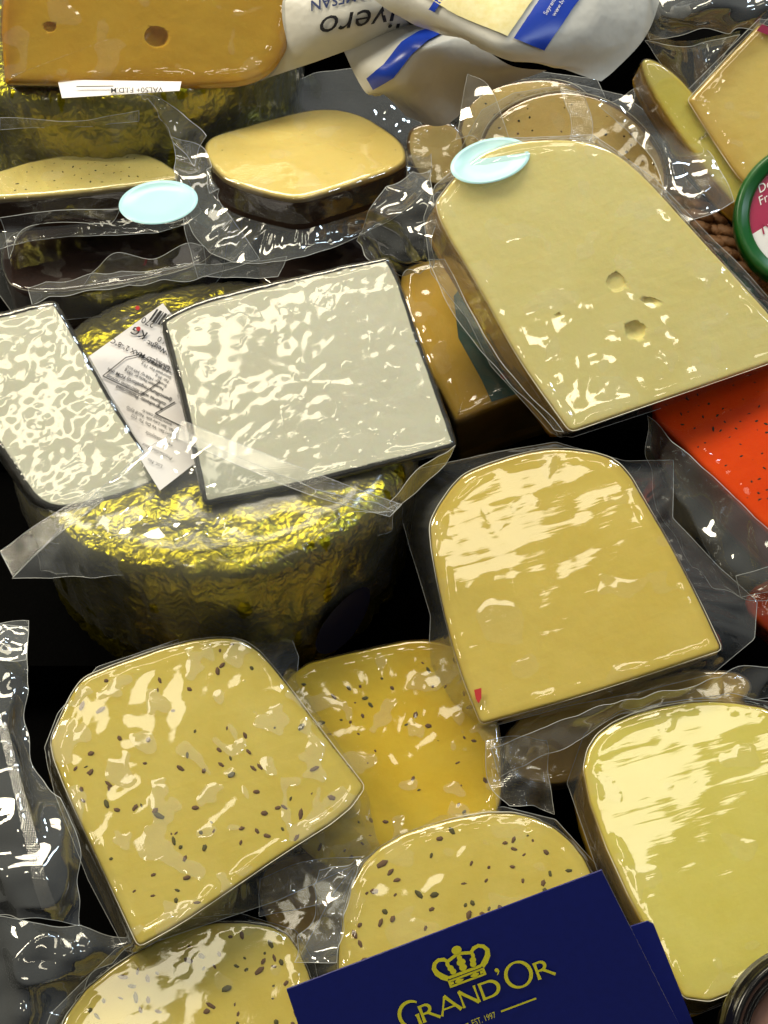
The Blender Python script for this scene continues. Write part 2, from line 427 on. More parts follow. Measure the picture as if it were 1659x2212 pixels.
        for i in range(ns):
            a = -pi + 2 * pi * i / ns
            A, B = pick(inner, a), pick(outer, a)
            if (B - s.cen).length < (A - s.cen).length + .0015: B = A + (A - s.cen).normalized() * .0015
            gap = (B - A).length
            for r in range(NRr + 1):
                f = r / NRr
                q = A.lerp(B, f)
                ex = 1.6 if s.binz < .5 else 1.25; zz = (s.t * s.binz) * (1 - f) ** ex + z * (1 - (1 - f) ** ex)
                k = min(1, gap / .02)
                rd = ruff * k * f * (nz(q.x * 30 + s.seed, q.y * 30, 3.1) * 1.5 + .35 * nz(q.x * 90, q.y * 90 + s.seed, 1.7))
                rd += ruff * .5 * k * sin(pi * f) * (abs(nz(a * 6 + s.seed * 3, f * 1.2, .3)) * 2 - .6)
                pl = 1 - 2.6 * abs(nz(a * 13 + s.seed * 7, .4 * f, 5.)); rd += (.0017 if s.binz > .5 else .0002) * k * sin(pi * min(1, f * 1.1 + .02)) * pl
                verts.append((q.x, q.y, zz + rd))
            hem.append(V(verts[-1]))
        m = NRr + 1
        for i in range(ns):
            j = (i + 1) % ns
            for r in range(NRr): faces.append((i * m + r, i * m + r + 1, j * m + r + 1, j * m + r))
        o = mk('bag_margin', verts, faces, mat, s.T, world=False)
        tube('bag_edge', hem, .00011, HEM, s.T, closed=True, world=False, parent_part=o)
        if s.binz > .5:      # taut fold at the cut edge, its bright glint put into the colour
            q = [V((p.x, p.y, s.t + .0004)) + V((m_.x, m_.y, 0)) * .0006 for p, m_ in zip(s.L, s.nor)]
            rd = [.00021 * max(.12, min(1, .45 + 1.3 * nz(i * .045 + s.seed * 5, 3.3, .2))) for i in range(len(q))]
            tube('crease_glint', q, 0, CREASE, s.T, closed=True, world=False, parent_part=o, rads=rd)
    def world(s, px, py, dz=0.0):
        return s.M @ s.loc(px, py, s.t + dz)
    def seeds(s, pts, mats=(SEED,), name='cumin_seed', size=.0015, flat=.55, long=2.1, sink=.3):
        key = name + mats[0].name
        for (px, py) in pts:
            mt = random.choice(mats)
            me = blob_mesh(mt)
            o = bpy.data.objects.new(name, me); COL.objects.link(o); o.parent = s.T.o
            p = s.loc(px, py); k = size * random.uniform(.38, .82)
            o.location = p + V((0, 0, k * flat * random.uniform(-.25, .30)))
            o.rotation_euler = (random.uniform(-.25, .25), random.uniform(-.25, .25), random.uniform(0, pi))
            o.scale = (k * long * random.uniform(.5, 1.15), k * random.uniform(.8, 1.1), k * flat)
    def inside(s, px, py, margin=.004):
        p = s.loc(px, py); q = V((p.x, p.y)); c = False; n = len(s.L); md = 9
        for i in range(n):
            a, b = s.L[i], s.L[i - 1]
            md = min(md, (a - q).length)
            if (a.y > q.y) != (b.y > q.y) and q.x < (b.x - a.x) * (q.y - a.y) / (b.y - a.y) + a.x: c = not c
        return c and md > margin
    def scatter(s, box, n):
        out = []; g = 0
        while len(out) < n and g < n * 40:
            g += 1; p = (random.uniform(box[0], box[2]), random.uniform(box[1], box[3]))
            if s.inside(*p) and all((p[0] - q[0]) ** 2 + (p[1] - q[1]) ** 2 > 240 for q in out): out.append(p)
        return out
BL = {}
def blob_mesh(mt):
    if mt.name not in BL:
        bm = bmesh.new(); bmesh.ops.create_icosphere(bm, subdivisions=1, radius=1)
        for v in bm.verts: v.co *= 1 + .2 * noise.noise(v.co * 2)
        for f in bm.faces: f.smooth = True
        me = bpy.data.meshes.new('seed_mesh'); bm.to_mesh(me); bm.free(); me.materials.append(mt); BL[mt.name] = me
    return BL[mt.name]

def tube(name, P, rad, mat, thing, closed=False, world=True, sides=5, parent_part=None, rads=None):
    verts, faces = [], []; n = len(P)
    for i, p in enumerate(P):
        a = P[i - 1] if (i or closed) else P[0]; b = P[(i + 1) % n] if (i < n - 1 or closed) else P[-1]
        tg = (b - a)
        if tg.length < 1e-9: tg = V((1, 0, 0))
        tg.normalize(); u = tg.cross(V((.13, .27, .95)))
        if u.length < 1e-4: u = tg.cross(V((1, 0, 0)))
        u.normalize(); w_ = tg.cross(u); r = rads[i] if rads else rad
        for k in range(sides):
            c = 2 * pi * k / sides; verts.append(p + u * (r * cos(c)) + w_ * (r * sin(c)))
    m = n if closed else n - 1
    for i in range(m):
        j = (i + 1) % n
        for k in range(sides): faces.append((i * sides + k, i * sides + (k + 1) % sides, j * sides + (k + 1) % sides, j * sides + k))
    if not closed:
        faces.append(tuple(range(sides - 1, -1, -1))); faces.append(tuple(range((n - 1) * sides, n * sides)))
    return mk(name, verts, faces, mat, thing, world=world, parent=parent_part)

def crom(a, b, c, d, t):
    return .5 * ((2 * b) + (c - a) * t + (2 * a - 5 * b + 4 * c - d) * t * t + (3 * b - a - 3 * c + d) * t ** 3)
class Patch:
    """smooth sheet through a grid of control points (px, py, h)"""
    def __init__(s, ctrl, amp=0.0, lam=.03, seed=0, crease=0.0):
        s.P = [[at(*c) for c in row] for row in ctrl]; s.amp, s.lam, s.seed, s.crease = amp, lam, seed, crease
    def curve(s, pts, t):
        n = len(pts) - 1; x = max(0, min(n - 1e-6, t * n)); i = int(x); f = x - i
        g = lambda k: pts[k] if 0 <= k <= n else (pts[0] * 2 - pts[1] if k < 0 else pts[n] * 2 - pts[n - 1])
        return crom(g(i - 1), g(i), g(i + 1), g(i + 2), f)
    def raw(s, u, v): return s.curve([s.curve(r, u) for r in s.P], v)
    def __call__(s, u, v, off=0.0):
        p = s.raw(u, v); e = .01
        n = (s.raw(min(1, u + e), v) - s.raw(max(0, u - e), v)).cross(s.raw(u, min(1, v + e)) - s.raw(u, max(0, v - e)))
        if n.length < 1e-12: n = V((0, 0, 1))
        n.normalize()
        if n.dot(EYE - p) < 0: n = -n
        d = 0
        if s.amp:
            q = p / s.lam + V((s.seed * 3.3, s.seed, 0)); d = s.amp * (noise.noise(q) + .45 * noise.noise(q * 2.7))
            if s.crease: d += s.crease * (.5 - abs(noise.noise(q * 1.6 + V((9, 2, 4)))) * 2)
        return p + n * (d + off)
    def build(s, name, mat, thing, nu=40, nv=40, u=(0, 1), v=(0, 1), off=0.0, hem=True, mask=None):
        f_u = u if callable(u) else (lambda vv: u); verts, faces = [], []
        for j in range(nv + 1):
            vv = v[0] + (v[1] - v[0]) * j / nv; a, b = f_u(vv)
            for i in range(nu + 1): verts.append(s(a + (b - a) * i / nu, vv, off))
        m = nu + 1
        faces = [(j * m + i, j * m + i + 1, (j + 1) * m + i + 1, (j + 1) * m + i) for j in range(nv) for i in range(nu)]
        o = mk(name, verts, faces, mat, thing)
        if hem:
            loop = [verts[i] for i in range(m)] + [verts[j * m + nu] for j in range(1, nv + 1)] + [verts[nv * m + i] for i in range(nu - 1, -1, -1)] + [verts[j * m] for j in range(nv - 1, 0, -1)]
            tube('bag_edge', [thing.I @ q for q in loop], .00011, HEM, thing, closed=True, world=False, parent_part=o)
        return o

def text_mesh(name, body, fn, size, mat, thing, shear=0, align='LEFT', bold=0.0, parent=None, smoothw=1.0):
    c = bpy.data.curves.new(name, 'FONT'); c.body = body; c.size = size; c.shear = shear; c.align_x = align
    c.offset = bold; c.resolution_u = 3
    o = bpy.data.objects.new(name, c); COL.objects.link(o); bpy.context.view_layer.update()
    me = bpy.data.meshes.new_from_object(o); bpy.data.objects.remove(o)
    vv = [fn(v.co.x * smoothw, v.co.y) for v in me.vertices]; ff = [tuple(p.vertices) for p in me.polygons]
    bpy.data.meshes.remove(me)
    return mk(name, vv, ff, mat, thing, smooth=False, parent=parent)

# ------------------------------------------------------------------ gold foil wheels
class Wheel:
    def __init__(s, name, label, px, py, h, r, ht, seed):
        C = at(px, py, h); s.C = C; s.r = r
        M = Matrix.Translation(C - V((0, 0, ht))); s.T = Thing(name, label, 'cheese wheel', M, 'gold foil cheese wheels'); s.ht = ht
        s.body = s.lathe('foil_wrap', GOLD, 0, .009, .0017, seed)
        s.film = s.lathe('plastic_film', FILM_V, .0022, .012, .0012, seed + 5, bottom=.25)
    def lathe(s, name, mat, off, rr, amp, seed, bottom=0.0):
        NS = 220; ht, r = s.ht, s.r
        prof = [(r * k / 26 * (r - rr) / r, ht, 0, 1) for k in range(1, 27)]
        prof += [(r - rr + rr * sin(a), ht - rr + rr * cos(a), sin(a), cos(a)) for a in [pi / 2 * k / 6 for k in range(1, 7)]]
        prof += [(r * (1 - .05 * (k / 16) ** 2), (ht - rr) * (1 - (1 - bottom) * k / 16), 1, 0) for k in range(1, 17)]
        verts, faces = [(0, 0, ht + off)], []
        for (rad, z, nr, nzv) in prof:
            for i in range(NS):
                a = 2 * pi * i / NS
                x, y = rad * cos(a), rad * sin(a)
                d = off + amp * (noise.noise(V((x * 60 + seed, y * 60, z * 60))) + .6 * noise.noise(V((x * 150, y * 150, z * 90 + seed))))
                if nr > .5: d += amp * 1.4 * (.5 - abs(noise.noise(V((a * 14 + seed, z * 12, 0)))) * 2)
                verts.append(((rad + nr * d) * cos(a), (rad + nr * d) * sin(a), z + nzv * d))
        for i in range(NS): faces.append((0, 1 + i, 1 + (i + 1) % NS))
        for k in range(len(prof) - 1):
            A, B = 1 + k * NS, 1 + (k + 1) * NS
            for i in range(NS): faces.append((A + i, B + i, B + (i + 1) % NS, A + (i + 1) % NS))
        return mk(name, verts, faces, mat, s.T, world=False)
    def pt(s, px, py, dz=0.0): return on_plane(px, py, s.C + V((0, 0, dz)), V((0, 0, 1)))

WH = Wheel('foil_cheese_wheel', 'gold foil cheese wheel beneath the two white cheese wedges', 465, 888, .088, .087, .085, 1)
WH2 = Wheel('foil_cheese_wheel', 'gold foil cheese wheel beneath the large amber cheese block', 230, -30, .112, .090, .11, 4)

# white paper label on the centre wheel, printed
def quad_label(T, fn, px4, mat, name='paper_label', nseg=14, bend=0.0):
    verts, faces = [], []
    a, b, c, d = [V(p) for p in px4]
    for j in range(nseg + 1):
        for i in range(nseg + 1):
            u, v = i / nseg, j / nseg
            q = (a.lerp(b, u)).lerp(d.lerp(c, u), v); verts.append(fn(q.x, q.y, bend * sin(u * pi) * sin(v * pi)))
    m = nseg + 1
    faces = [(j * m + i, j * m + i + 1, (j + 1) * m + i + 1, (j + 1) * m + i) for j in range(nseg) for i in range(nseg)]
    return mk(name, verts, faces, mat, T)
LB = .0062
lab_fn = lambda x, y, b=0: WH.pt(x, y, LB + b)
lab = quad_label(WH.T, lab_fn, ((175, 782), (352, 655), (545, 905), (345, 1060)), PAPER, bend=.001)
lab['label'] = 'white printed paper label tucked between the two white wedges'
def lt(body, px, py, size, mat=INK, d=(-.895, -.445), bold=0.0, sh=0):
    dx, dy = d; ux, uy = dy, -dx
    text_mesh('printed_text', body, lambda a, b: WH.pt(px + dx * a + ux * b, py + dy * a + uy * b, LB + .0014), size, mat, WH.T, bold=bold, parent=lab, shear=sh)
lt('KG', 321, 720, 25, bold=.3, sh=.2); lt('270', 336, 697, 20); lt('REFRIGERATED MAX 2\u00b0-8\u00b0C', 413, 815, 15.5, bold=.15)
lt('Weight:', 365, 757, 16, bold=.2); lt('4,0', 362, 735, 17)
lt('Nutrition Facts pr 100 g', 354, 838, 9.5, bold=.1); lt('Energy: 1458 kj/ 349 kcal', 361, 831, 9.5); lt('Fat: 30 g', 366, 822, 9.5)
lt('Saturated Fat: 19 g', 371, 814, 9.5); lt('Carbohydrate: < 0.5 g', 376, 806, 9.5); lt('Protein: 20 g', 381, 797, 9.5)
lt('Ingredients: Pasteurized', 352, 880, 11.5, bold=.15); lt('cultures with microbiel rennet', 359, 871, 11.5, bold=.12); lt('(penicillium roqueforti) FDM min', 372, 862, 11.5, bold=.15)
lt('www.food.com.tr', 372, 915, 10); lt('Mah. San Lale sok. No:8 Eyup', 381, 930, 10); lt('Gunleri San. Ve Dis Tic. Ltd', 386, 945, 10)
lt('+4 da saklayiniz', 375, 960, 10.5); lt('Production date', 373, 988, 11); lt('Lot. No', 352, 1005, 11)
lt('100 g icin', 425, 903, 9); lt('47', 420, 893, 9)
for k, (off, wd) in enumerate(((0, 4), (7, 6), (15, 2), (20, 5), (27, 3), (33, 5))):
    x0, y0 = 322 + off * .9, 695 + off * .45 - 4
    p = [(x0, y0), (x0 + wd * .9, y0 + wd * .45), (x0 + wd * .9 + 17, y0 + wd * .45 - 24), (x0 + 17, y0 - 24)]
    mk('barcode_bar', [WH.pt(a, b, LB + .0014) for a, b in p], [(0, 1, 2, 3)], INK, WH.T, parent=lab)
def lline(T, fn, pts, wd, mat, name='printed_line', parent=None):
    for (a, b), (c, d) in zip(pts, pts[1:]):
        L = math.hypot(c - a, d - b); nx, ny = -(d - b) / L * wd / 2, (c - a) / L * wd / 2
        mk(name, [fn(a + nx, b + ny), fn(c + nx, d + ny), fn(c - nx, d - ny), fn(a - nx, b - ny)], [(0, 1, 2, 3)], mat, T, parent=parent)
lfn = lambda x, y: WH.pt(x, y, LB + .0015)
lline(WH.T, lfn, [(222, 812), (305, 852), (346, 824)], 1.9, INK, parent=lab); lline(WH.T, lfn, [(222, 812), (272, 772), (300, 766), (350, 792)], 1.9, INK, parent=lab)
lline(WH.T, lfn, [(378, 868), (335, 893), (395, 922)], 2.2, INK, parent=lab)
for (a, b) in ((299, 710), (297, 665)):
    v = [WH.pt(a + 5 * cos(k), b + 5 * sin(k), LB + .0016) for k in [2 * pi * i / 8 for i in range(8)]]; mk('red_mark', v, [tuple(range(8))], REDDOT, WH.T, parent=lab)
# navy oval sticker on the wheel's side
ang = math.atan2(-.8, .62)
vv = []
for i in range(24):
    a = 2 * pi * i / 24; th = ang + .011 / WH.r * cos(a) * 1.3; zz = .030 + .016 * sin(a) + .006 * cos(a)
    vv.append(WH.T.M @ V(((WH.r + .004) * cos(th), (WH.r + .004) * sin(th), zz)))
mk('oval_sticker', vv, [tuple(range(24))], NAVY2, WH.T)
# paper label on the rear wheel
fn2 = lambda x, y, b=0: WH2.pt(x, y, .0062 + b)
lab2 = quad_label(WH2.T, fn2, ((124, 172), (392, 176), (388, 196), (134, 212)), PAPER)
lab2['label'] = 'white strip label with upside down dairy print'
text_mesh('printed_text', 'VAL50+ F.I.D.M', lambda a, b: WH2.pt(352 - a * 1.12, 188.5 + a * .015 + b, .0078), 15.5, INK, WH2.T, parent=lab2, bold=.1)
lline(WH2.T, lambda x, y: WH2.pt(x, y, .0079), [(165, 187), (245, 186)], 2, INK, parent=lab2)

# ------------------------------------------------------------------ cheeses
A = Cheese('amber_cheese_block', 'large aged amber cheese block with one round hole lying on gold foil', 'cheese',
    [(18, -90), (2, 60), (12, 182, 1), (170, 187), (330, 191), (470, 190), (545, 184), (600, 150), (636, 70), (650, -90)], (330, 60), .150, (-14, 14), .05, mat=AMBER,
    film=FILM, holes=((338, 79, 26, 22, .007), (108, 58, 14, 11, .003)), rnd=.0025, amp=.0005, seed=1)
G9 = Cheese('pale_gouda_wedge', 'big pale yellow cheese wedge with ragged grey holes and orange rind edge', 'cheese',
    [(934, 450), (962, 412), (1010, 352), (1080, 315), (1160, 302), (1262, 304), (1330, 330), (1395, 385), (1480, 480), (1590, 600), (1690, 712), (1720, 762), (1560, 818), (1390, 876), (1232, 931, 1), (1120, 775), (1040, 625)],
    (1290, 620), .128, (-46, 34), .04, mat=GOUDA, film=FILM, bag=[(915, 470), (940, 400), (1060, 300), (1280, 290), (1420, 390), (1740, 720), (1740, 780), (1235, 945), (1190, 935), (1060, 790), (1010, 690), (930, 590)],
    holes=((1330, 610, 20, 20, .0010), (1372, 713, 23, 19, .0024), (1405, 651, 16, 8, .0010), (1205, 681, 6, 5, .0005)), seed=2, amp=.0007)
G17 = Cheese('golden_cheese_wedge', 'plain golden cheese wedge with rounded top and tiny red corner mark', 'cheese',
    [(928, 1150), (936, 1112), (988, 1036), (1030, 1012), (1130, 980), (1205, 969), (1305, 982), (1352, 1014), (1395, 1090), (1440, 1165), (1510, 1300), (1557, 1402, 1), (1420, 1448), (1240, 1506), (1040, 1562, 1), (992, 1440), (952, 1290)],
    (1240, 1270), .085, (-14, 32), .042, mat=GOLDEN, film=FILM_S, bag=[(872, 1075), (905, 1010), (1080, 975), (1200, 955), (1350, 995), (1456, 992), (1452, 1120), (1560, 1230), (1635, 1300), (1630, 1380), (1540, 1455), (1380, 1495), (1200, 1530), (1040, 1572), (975, 1520), (925, 1440), (930, 1330), (903, 1240), (884, 1180), (868, 1120)],
    seed=3, amp=.0006, lam=.03, it=1, bagmat=FILM_F)
C18 = Cheese('cumin_cheese_wedge', 'cumin cheese wedge with large air bubbles and clear film skirt beside the crumpled clear bag', 'cheese',
    [(108, 1612), (122, 1570), (166, 1480), (200, 1455), (390, 1388), (490, 1376), (545, 1392), (606, 1462), (700, 1590), (786, 1700, 1), (745, 1758), (610, 1842), (460, 1945), (385, 1996), (300, 2042, 1), (225, 1880), (150, 1720)],
    (450, 1710), .078, (-30, 40), .042, mat=CUMIN, film=FILM_C, bag=[(96, 1615), (125, 1540), (210, 1440), (440, 1362), (540, 1368), (628, 1378), (645, 1420), (640, 1470), (795, 1690), (832, 1838), (600, 1945), (272, 2056), (190, 1900), (118, 1715)],
    seed=4, amp=.0010, lam=.024, it=1)
C19 = Cheese('cumin_cheese_wedge', 'deep yellow cumin cheese slab wedged behind the bubbled cumin wedge', 'cheese',
    [(600, 1450), (780, 1405), (940, 1375), (1060, 1440), (1090, 1700), (1060, 1790), (860, 1870), (690, 1890), (560, 1700)],
    (850, 1620), .045, (0, 18), .035, mat=CUMIN_D, film=FILM_C, seed=5, amp=.0006)
C20 = Cheese('cumin_cheese_wedge', 'pale cumin cheese wedge tucked behind the navy sign card', 'cheese',
    [(735, 2010), (770, 1880), (840, 1815), (950, 1775), (1085, 1752), (1180, 1775), (1250, 1835), (1285, 1905), (1330, 2020), (1330, 2150), (1000, 2200), (730, 2150)],
    (1010, 1960), .055, (-14, 16), .035, mat=CUMIN, film=FILM, bag=[(640, 2080), (720, 1930), (770, 1865), (950, 1760), (1088, 1742), (1200, 1770), (1290, 1870), (1345, 2010), (1345, 2170), (1000, 2220), (700, 2190)], seed=6, it=1)
C21 = Cheese('cumin_cheese_wedge', 'cumin cheese wedge with bright film glints to the left of the navy card', 'cheese',
    [(100, 2300), (160, 2160), (270, 2070), (400, 2005), (500, 1990), (610, 2005), (655, 2070), (690, 2180), (720, 2330), (400, 2400)],
    (420, 2180), .05, (-10, 34), .04, mat=CUMIN, film=FILM, bag=[(60, 2320), (110, 2190), (250, 2050), (400, 1985), (520, 1972), (640, 2010), (680, 2080), (730, 2340), (400, 2420)], seed=7, lam=.032, amp=.0006, it=1)
P22 = Cheese('streaked_cheese_wedge', 'pale yellow cheese block under glaring streaked film beside the black pot', 'cheese',
    [(1258, 1680), (1275, 1600), (1340, 1552), (1450, 1522), (1560, 1514), (1680, 1535), (1790, 1640), (1800, 1980), (1660, 2110), (1490, 2178), (1440, 2080), (1330, 1880)],
    (1500, 1840), .066, (-40, 57), .045, mat=PALE, film=FILM_S, bag=[(1225, 1690), (1262, 1585), (1340, 1535), (1560, 1500), (1700, 1520), (1830, 1640), (1830, 1990), (1670, 2130), (1480, 2195), (1400, 2080), (1290, 1880)], seed=8, amp=.0005, lam=.03, it=1)
W6 = Cheese('white_cheese_wedge', 'large white cheese wedge under wet rippled film with thin charcoal rind', 'cheese',
    [(350, 694, 1), (400, 662), (500, 632), (640, 600), (760, 572), (838, 558, 1), (862, 604), (900, 720), (950, 860), (986, 962, 1), (800, 1010), (620, 1055), (442, 1088, 1), (405, 900), (372, 770)],
    (665, 815), .118, (-8, 20), .016, mat=BLUEC, film=FILM_W, seed=9, ridge=.0005, amp=.0006, lam=.012, rnd=.0008)
W7 = Cheese('white_cheese_wedge', 'smaller white cheese wedge with torn corner left of the printed label', 'cheese',
    [(-60, 700), (20, 672), (118, 652, 1), (160, 720), (250, 880), (348, 1030), (320, 1052), (200, 1092), (92, 1104), (30, 1010), (-60, 880)],
    (150, 880), .114, (-6, 27), .019, mat=BLUEC, film=FILM_W, seed=10, ridge=.0005, amp=.0008, lam=.012, rnd=.0009)
D4 = Cheese('dark_rind_cheese', 'plain cream cheese cut flat with thick dark rind inside clear bag', 'cheese',
    [(444, 338), (440, 316), (450, 300), (476, 288), (520, 276), (580, 258), (640, 243), (690, 235), (740, 237), (790, 252), (840, 284), (868, 308), (878, 330), (876, 350), (850, 366), (800, 384), (740, 404), (690, 420), (645, 431), (600, 424), (560, 414), (515, 400), (485, 386), (462, 364)],
    (660, 332), .112, t=.019, up=True, mat=CREAM, film=FILM, bag=[(372, 330), (360, 260), (310, 212), (420, 255), (560, 190), (760, 152), (880, 200), (930, 300), (935, 400), (860, 470), (790, 500), (680, 560), (600, 588), (470, 575), (400, 480)], it=1, seed=11, ridge=.0002, bagz=-.25, binz=.1, ruff=.006, bagmat=FILM_K, rnd=.0012)
H3 = Cheese('herb_rind_cheese', 'herb flecked cheese slice with dark rind at the left below gold foil', 'cheese',
    [(-90, 425), (-70, 400), (-30, 378), (20, 362), (60, 350), (120, 338), (190, 328), (230, 325), (280, 327), (320, 335), (350, 348), (378, 366), (388, 380), (380, 390), (340, 396), (270, 404), (200, 413), (100, 422), (0, 429), (-90, 436)],
    (170, 378), .108, t=.019, up=True, mat=HERB, film=FILM, bag=[(-120, 420), (-40, 370), (100, 300), (300, 280), (380, 330), (420, 420), (440, 470), (300, 510), (100, 510), (-40, 540), (-130, 520)], it=0, seed=12, ridge=.0002, bagz=-.1, binz=.1, bagmat=FILM_F, rnd=.0012)
D3b = Cheese('dark_wax_cheese', 'dark brown wax cheese in wavy clear bag below the herb slice', 'cheese',
    [(20, 500), (200, 462), (400, 440), (470, 470), (470, 560), (300, 610), (40, 640), (0, 570)], (230, 540), .070, t=.03, up=True, mat=WAX, film=FILM,
    bag=[(-20, 470), (200, 440), (420, 425), (500, 480), (480, 590), (300, 640), (30, 680), (-40, 580)], seed=13, bagmat=FILM_F)
D4b = Cheese('dark_wax_cheese', 'dark brown wax cheese peeking out above the large white wedge', 'cheese',
    [(560, 520), (700, 480), (800, 490), (830, 560), (700, 620), (560, 620)], (690, 540), .064, t=.03, up=True, mat=WAX, film=FILM, seed=14)
T1 = Cheese('pepper_cheese_disc', 'tan pepper flecked cheese slice in front, crossed by a pleated film band', 'cheese',
    [(1033, 320), (1060, 258), (1112, 221), (1180, 200), (1240, 197), (1325, 222), (1392, 275), (1438, 348), (1440, 430), (1380, 500), (1200, 500), (1050, 420)],
    (1240, 330), .098, (0, 34), .025, mat=TAN, film=FILM, bag=[(990, 330), (1040, 240), (1110, 200), (1240, 180), (1345, 205), (1420, 260), (1470, 340), (1500, 470), (1380, 520), (1200, 520), (1020, 430)], seed=15, rnd=.0012)
T2 = Cheese('pepper_cheese_disc', 'tan pepper flecked cheese slice half hidden behind another slice', 'cheese',
    [(988, 310), (1000, 240), (1040, 196), (1110, 176), (1190, 170), (1260, 190), (1300, 260), (1200, 340), (1040, 350)],
    (1120, 250), .080, (0, 26), .02, mat=TAN, film=FILM, seed=16, rnd=.0012, bag=[(950, 320), (980, 220), (1000, 155), (1130, 150), (1290, 170), (1330, 260), (1220, 360), (1020, 370)])
T3 = Cheese('plain_cheese_slice', 'small tan cheese slice in glinting film between dark rind cheese and pepper slices', 'cheese',
    [(878, 292), (900, 268), (985, 262), (1010, 320), (985, 400), (920, 400), (884, 350)], (940, 330), .078, (0, 26), .02, mat=TAN, film=FILM, seed=17, rnd=.0012)
O16 = Cheese('orange_cheese_wedge', 'orange tan cheese wedge with dark green label under the big pale wedge', 'cheese',
    [(850, 590), (930, 555), (1100, 560), (1300, 800, 1), (1120, 852), (984, 908, 1), (900, 740)], (1040, 760), .072, (8, 105), .055, mat=ORANGE, film=FILM, seed=18, rnd=.0018)
R15 = Cheese('red_cheese_block', 'bright red orange cheese block flecked with dark herbs', 'cheese',
    [(1386, 872), (1470, 958), (1560, 1050), (1665, 1152), (1800, 1270), (1860, 900), (1760, 770), (1500, 800)], (1600, 960), .088, (-14, 86), .045, mat=RED, film=FILM_R, seed=19, rnd=.0018)
R15b = Cheese('red_cheese_block', 'red cheese corner showing below the purple tinted bag film', 'cheese',
    [(1590, 1290), (1700, 1230), (1800, 1300), (1780, 1420), (1660, 1370)], (1690, 1320), .040, (-5, 30), .03, mat=RED, film=FILM, seed=20, rnd=.0018)
K12 = Cheese('yellow_cheese_wedge', 'smooth yellow cheese wedge with magenta rind tip above the green lid', 'cheese',
    [(1488, 216, 1), (1560, 138), (1640, 54, 1), (1700, 70), (1790, 180), (1760, 330), (1650, 420), (1604, 394), (1548, 312)], (1620, 230), .135, (-26, 30), .03, mat=PEACH, film=FILM, seed=21, rnd=.0015,
    bag=[(1478, 222), (1475, 205), (1560, 120), (1640, 40), (1720, 50), (1820, 180), (1790, 350), (1650, 440), (1590, 400), (1530, 310)])
S12 = Cheese('pale_cheese_slab', 'narrow pale cheese slab on edge between pepper slices and yellow wedge', 'cheese',
    [(1376, 126), (1425, 132), (1500, 200), (1600, 360), (1660, 450), (1620, 478), (1530, 372), (1420, 222)], (1510, 300), .124, (-26, 30), .03, mat=PALE, film=FILM, seed=22, rnd=.0012)
L0 = Cheese('pale_cheese_slab', 'dim cheese slab glimpsed through film under the golden wedge', 'cheese',
    [(1080, 1560), (1300, 1490), (1560, 1440), (1640, 1480), (1560, 1540), (1300, 1600), (1240, 1700), (1100, 1680)], (1320, 1540), .030, (0, 20), .03, mat=ORANGE, film=FILM_F, seed=23)

L1 = Cheese('pale_cheese_slab', 'dim brown cheese slab deep in the gap between the cumin wedges', 'cheese',
    [(540, 1880), (700, 1830), (800, 1840), (790, 1960), (720, 2060), (600, 2050)], (680, 1950), .012, (0, 20), .03, mat=ORANGE, film=FILM_F, seed=24)
# seeds and herb flecks
seed18 = [(290,1745),(305,1740),(343,1762),(240,1975-120),(235,1772-70),(196,1858-190),(195,1628),(186,1657),(404,1630),(390,1660),(440,1665),(478,1652),(490,1575),(530,1590),(548,1660),(556,1710),(628,1725),(680,1760-100),(674,1713),(716,1768-45),(455,1775),(462,1795),(520,1790),(555,1795),(575,1795+10),(600,1745),(610,1790),(650,1760),(320,1598),(345,1470),(410,1490),(470,1450),(500,1392),(475,1405),(372,1485+50),(258,1855-260),(370,1920-120),(442,1790+40),(520,1760+60),(330,1935),(380,1945),(425,1950),(460,1960),(290,1935-10),(505,1915),(640,1820-10),(230,1735),(180,1760-30),(375,1815),(390,1830),(420,1745)]
C18.seeds([p for p in seed18 if C18.inside(*p, margin=.002)] + C18.scatter((140, 1400, 760, 2000), 30), (SEED, SEED, SEED2))
C19.seeds(C19.scatter((600, 1390, 1090, 1860), 62), (SEED, SEED, SEED2), size=.00125)
C20.seeds(C20.scatter((740, 1760, 1300, 2110), 70), (SEED, SEED, SEED2), size=.0016)
C21.seeds(C21.scatter((120, 1995, 690, 2260), 55), (SEED, SEED, SEED2), size=.0016)
R15.seeds(R15.scatter((1400, 800, 1680, 1160), 62), (FLAKE,), name='herb_flake', size=.00085, long=2.3, flat=.4)
T1.seeds(T1.scatter((1040, 205, 1420, 400), 46), (FLAKE, SEED), name='pepper_fleck', size=.001, long=1.2)
T2.seeds(T2.scatter((990, 175, 1260, 330), 20), (FLAKE, SEED), name='pepper_fleck', size=.001, long=1.2)
H3.seeds(H3.scatter((0, 330, 380, 425), 60), (FLAKE, SEED2), name='herb_fleck', size=.00055, long=2.4)
D4.seeds(D4.scatter((470, 250, 860, 420), 10), (SEED2,), name='herb_fleck', size=.0005, long=1.2)

def decal(ch, pts, mat, name, dz=.0012, label=None):
    v = [ch.world(x, y, dz) for x, y in pts]; o = mk(name, v, [tuple(range(len(v)))], mat, ch.T)
    if label: o['label'] = label
    return o
decal(G17, [(1024, 1490), (1040, 1486), (1040, 1508), (1034, 1520), (1028, 1510)], REDDOT, 'red_mark', dz=.0022)
decal(O16, [(980, 640), (1010, 600), (1100, 560), (1290, 795), (1125, 848), (1062, 868), (1040, 820), (990, 730)], GREENL, 'green_label', dz=.0004)
decal(O16, [(1090 + 10 * cos(k), 812 + 8 * sin(k)) for k in [2 * pi * i / 14 for i in range(14)]], REDDOT, 'red_mark', dz=.0008)
decal(K12, [(1634, 66), (1646, 52), (1672, 64), (1700, 84), (1690, 92), (1660, 76)], MAGENTA, 'magenta_rind', dz=.0018)

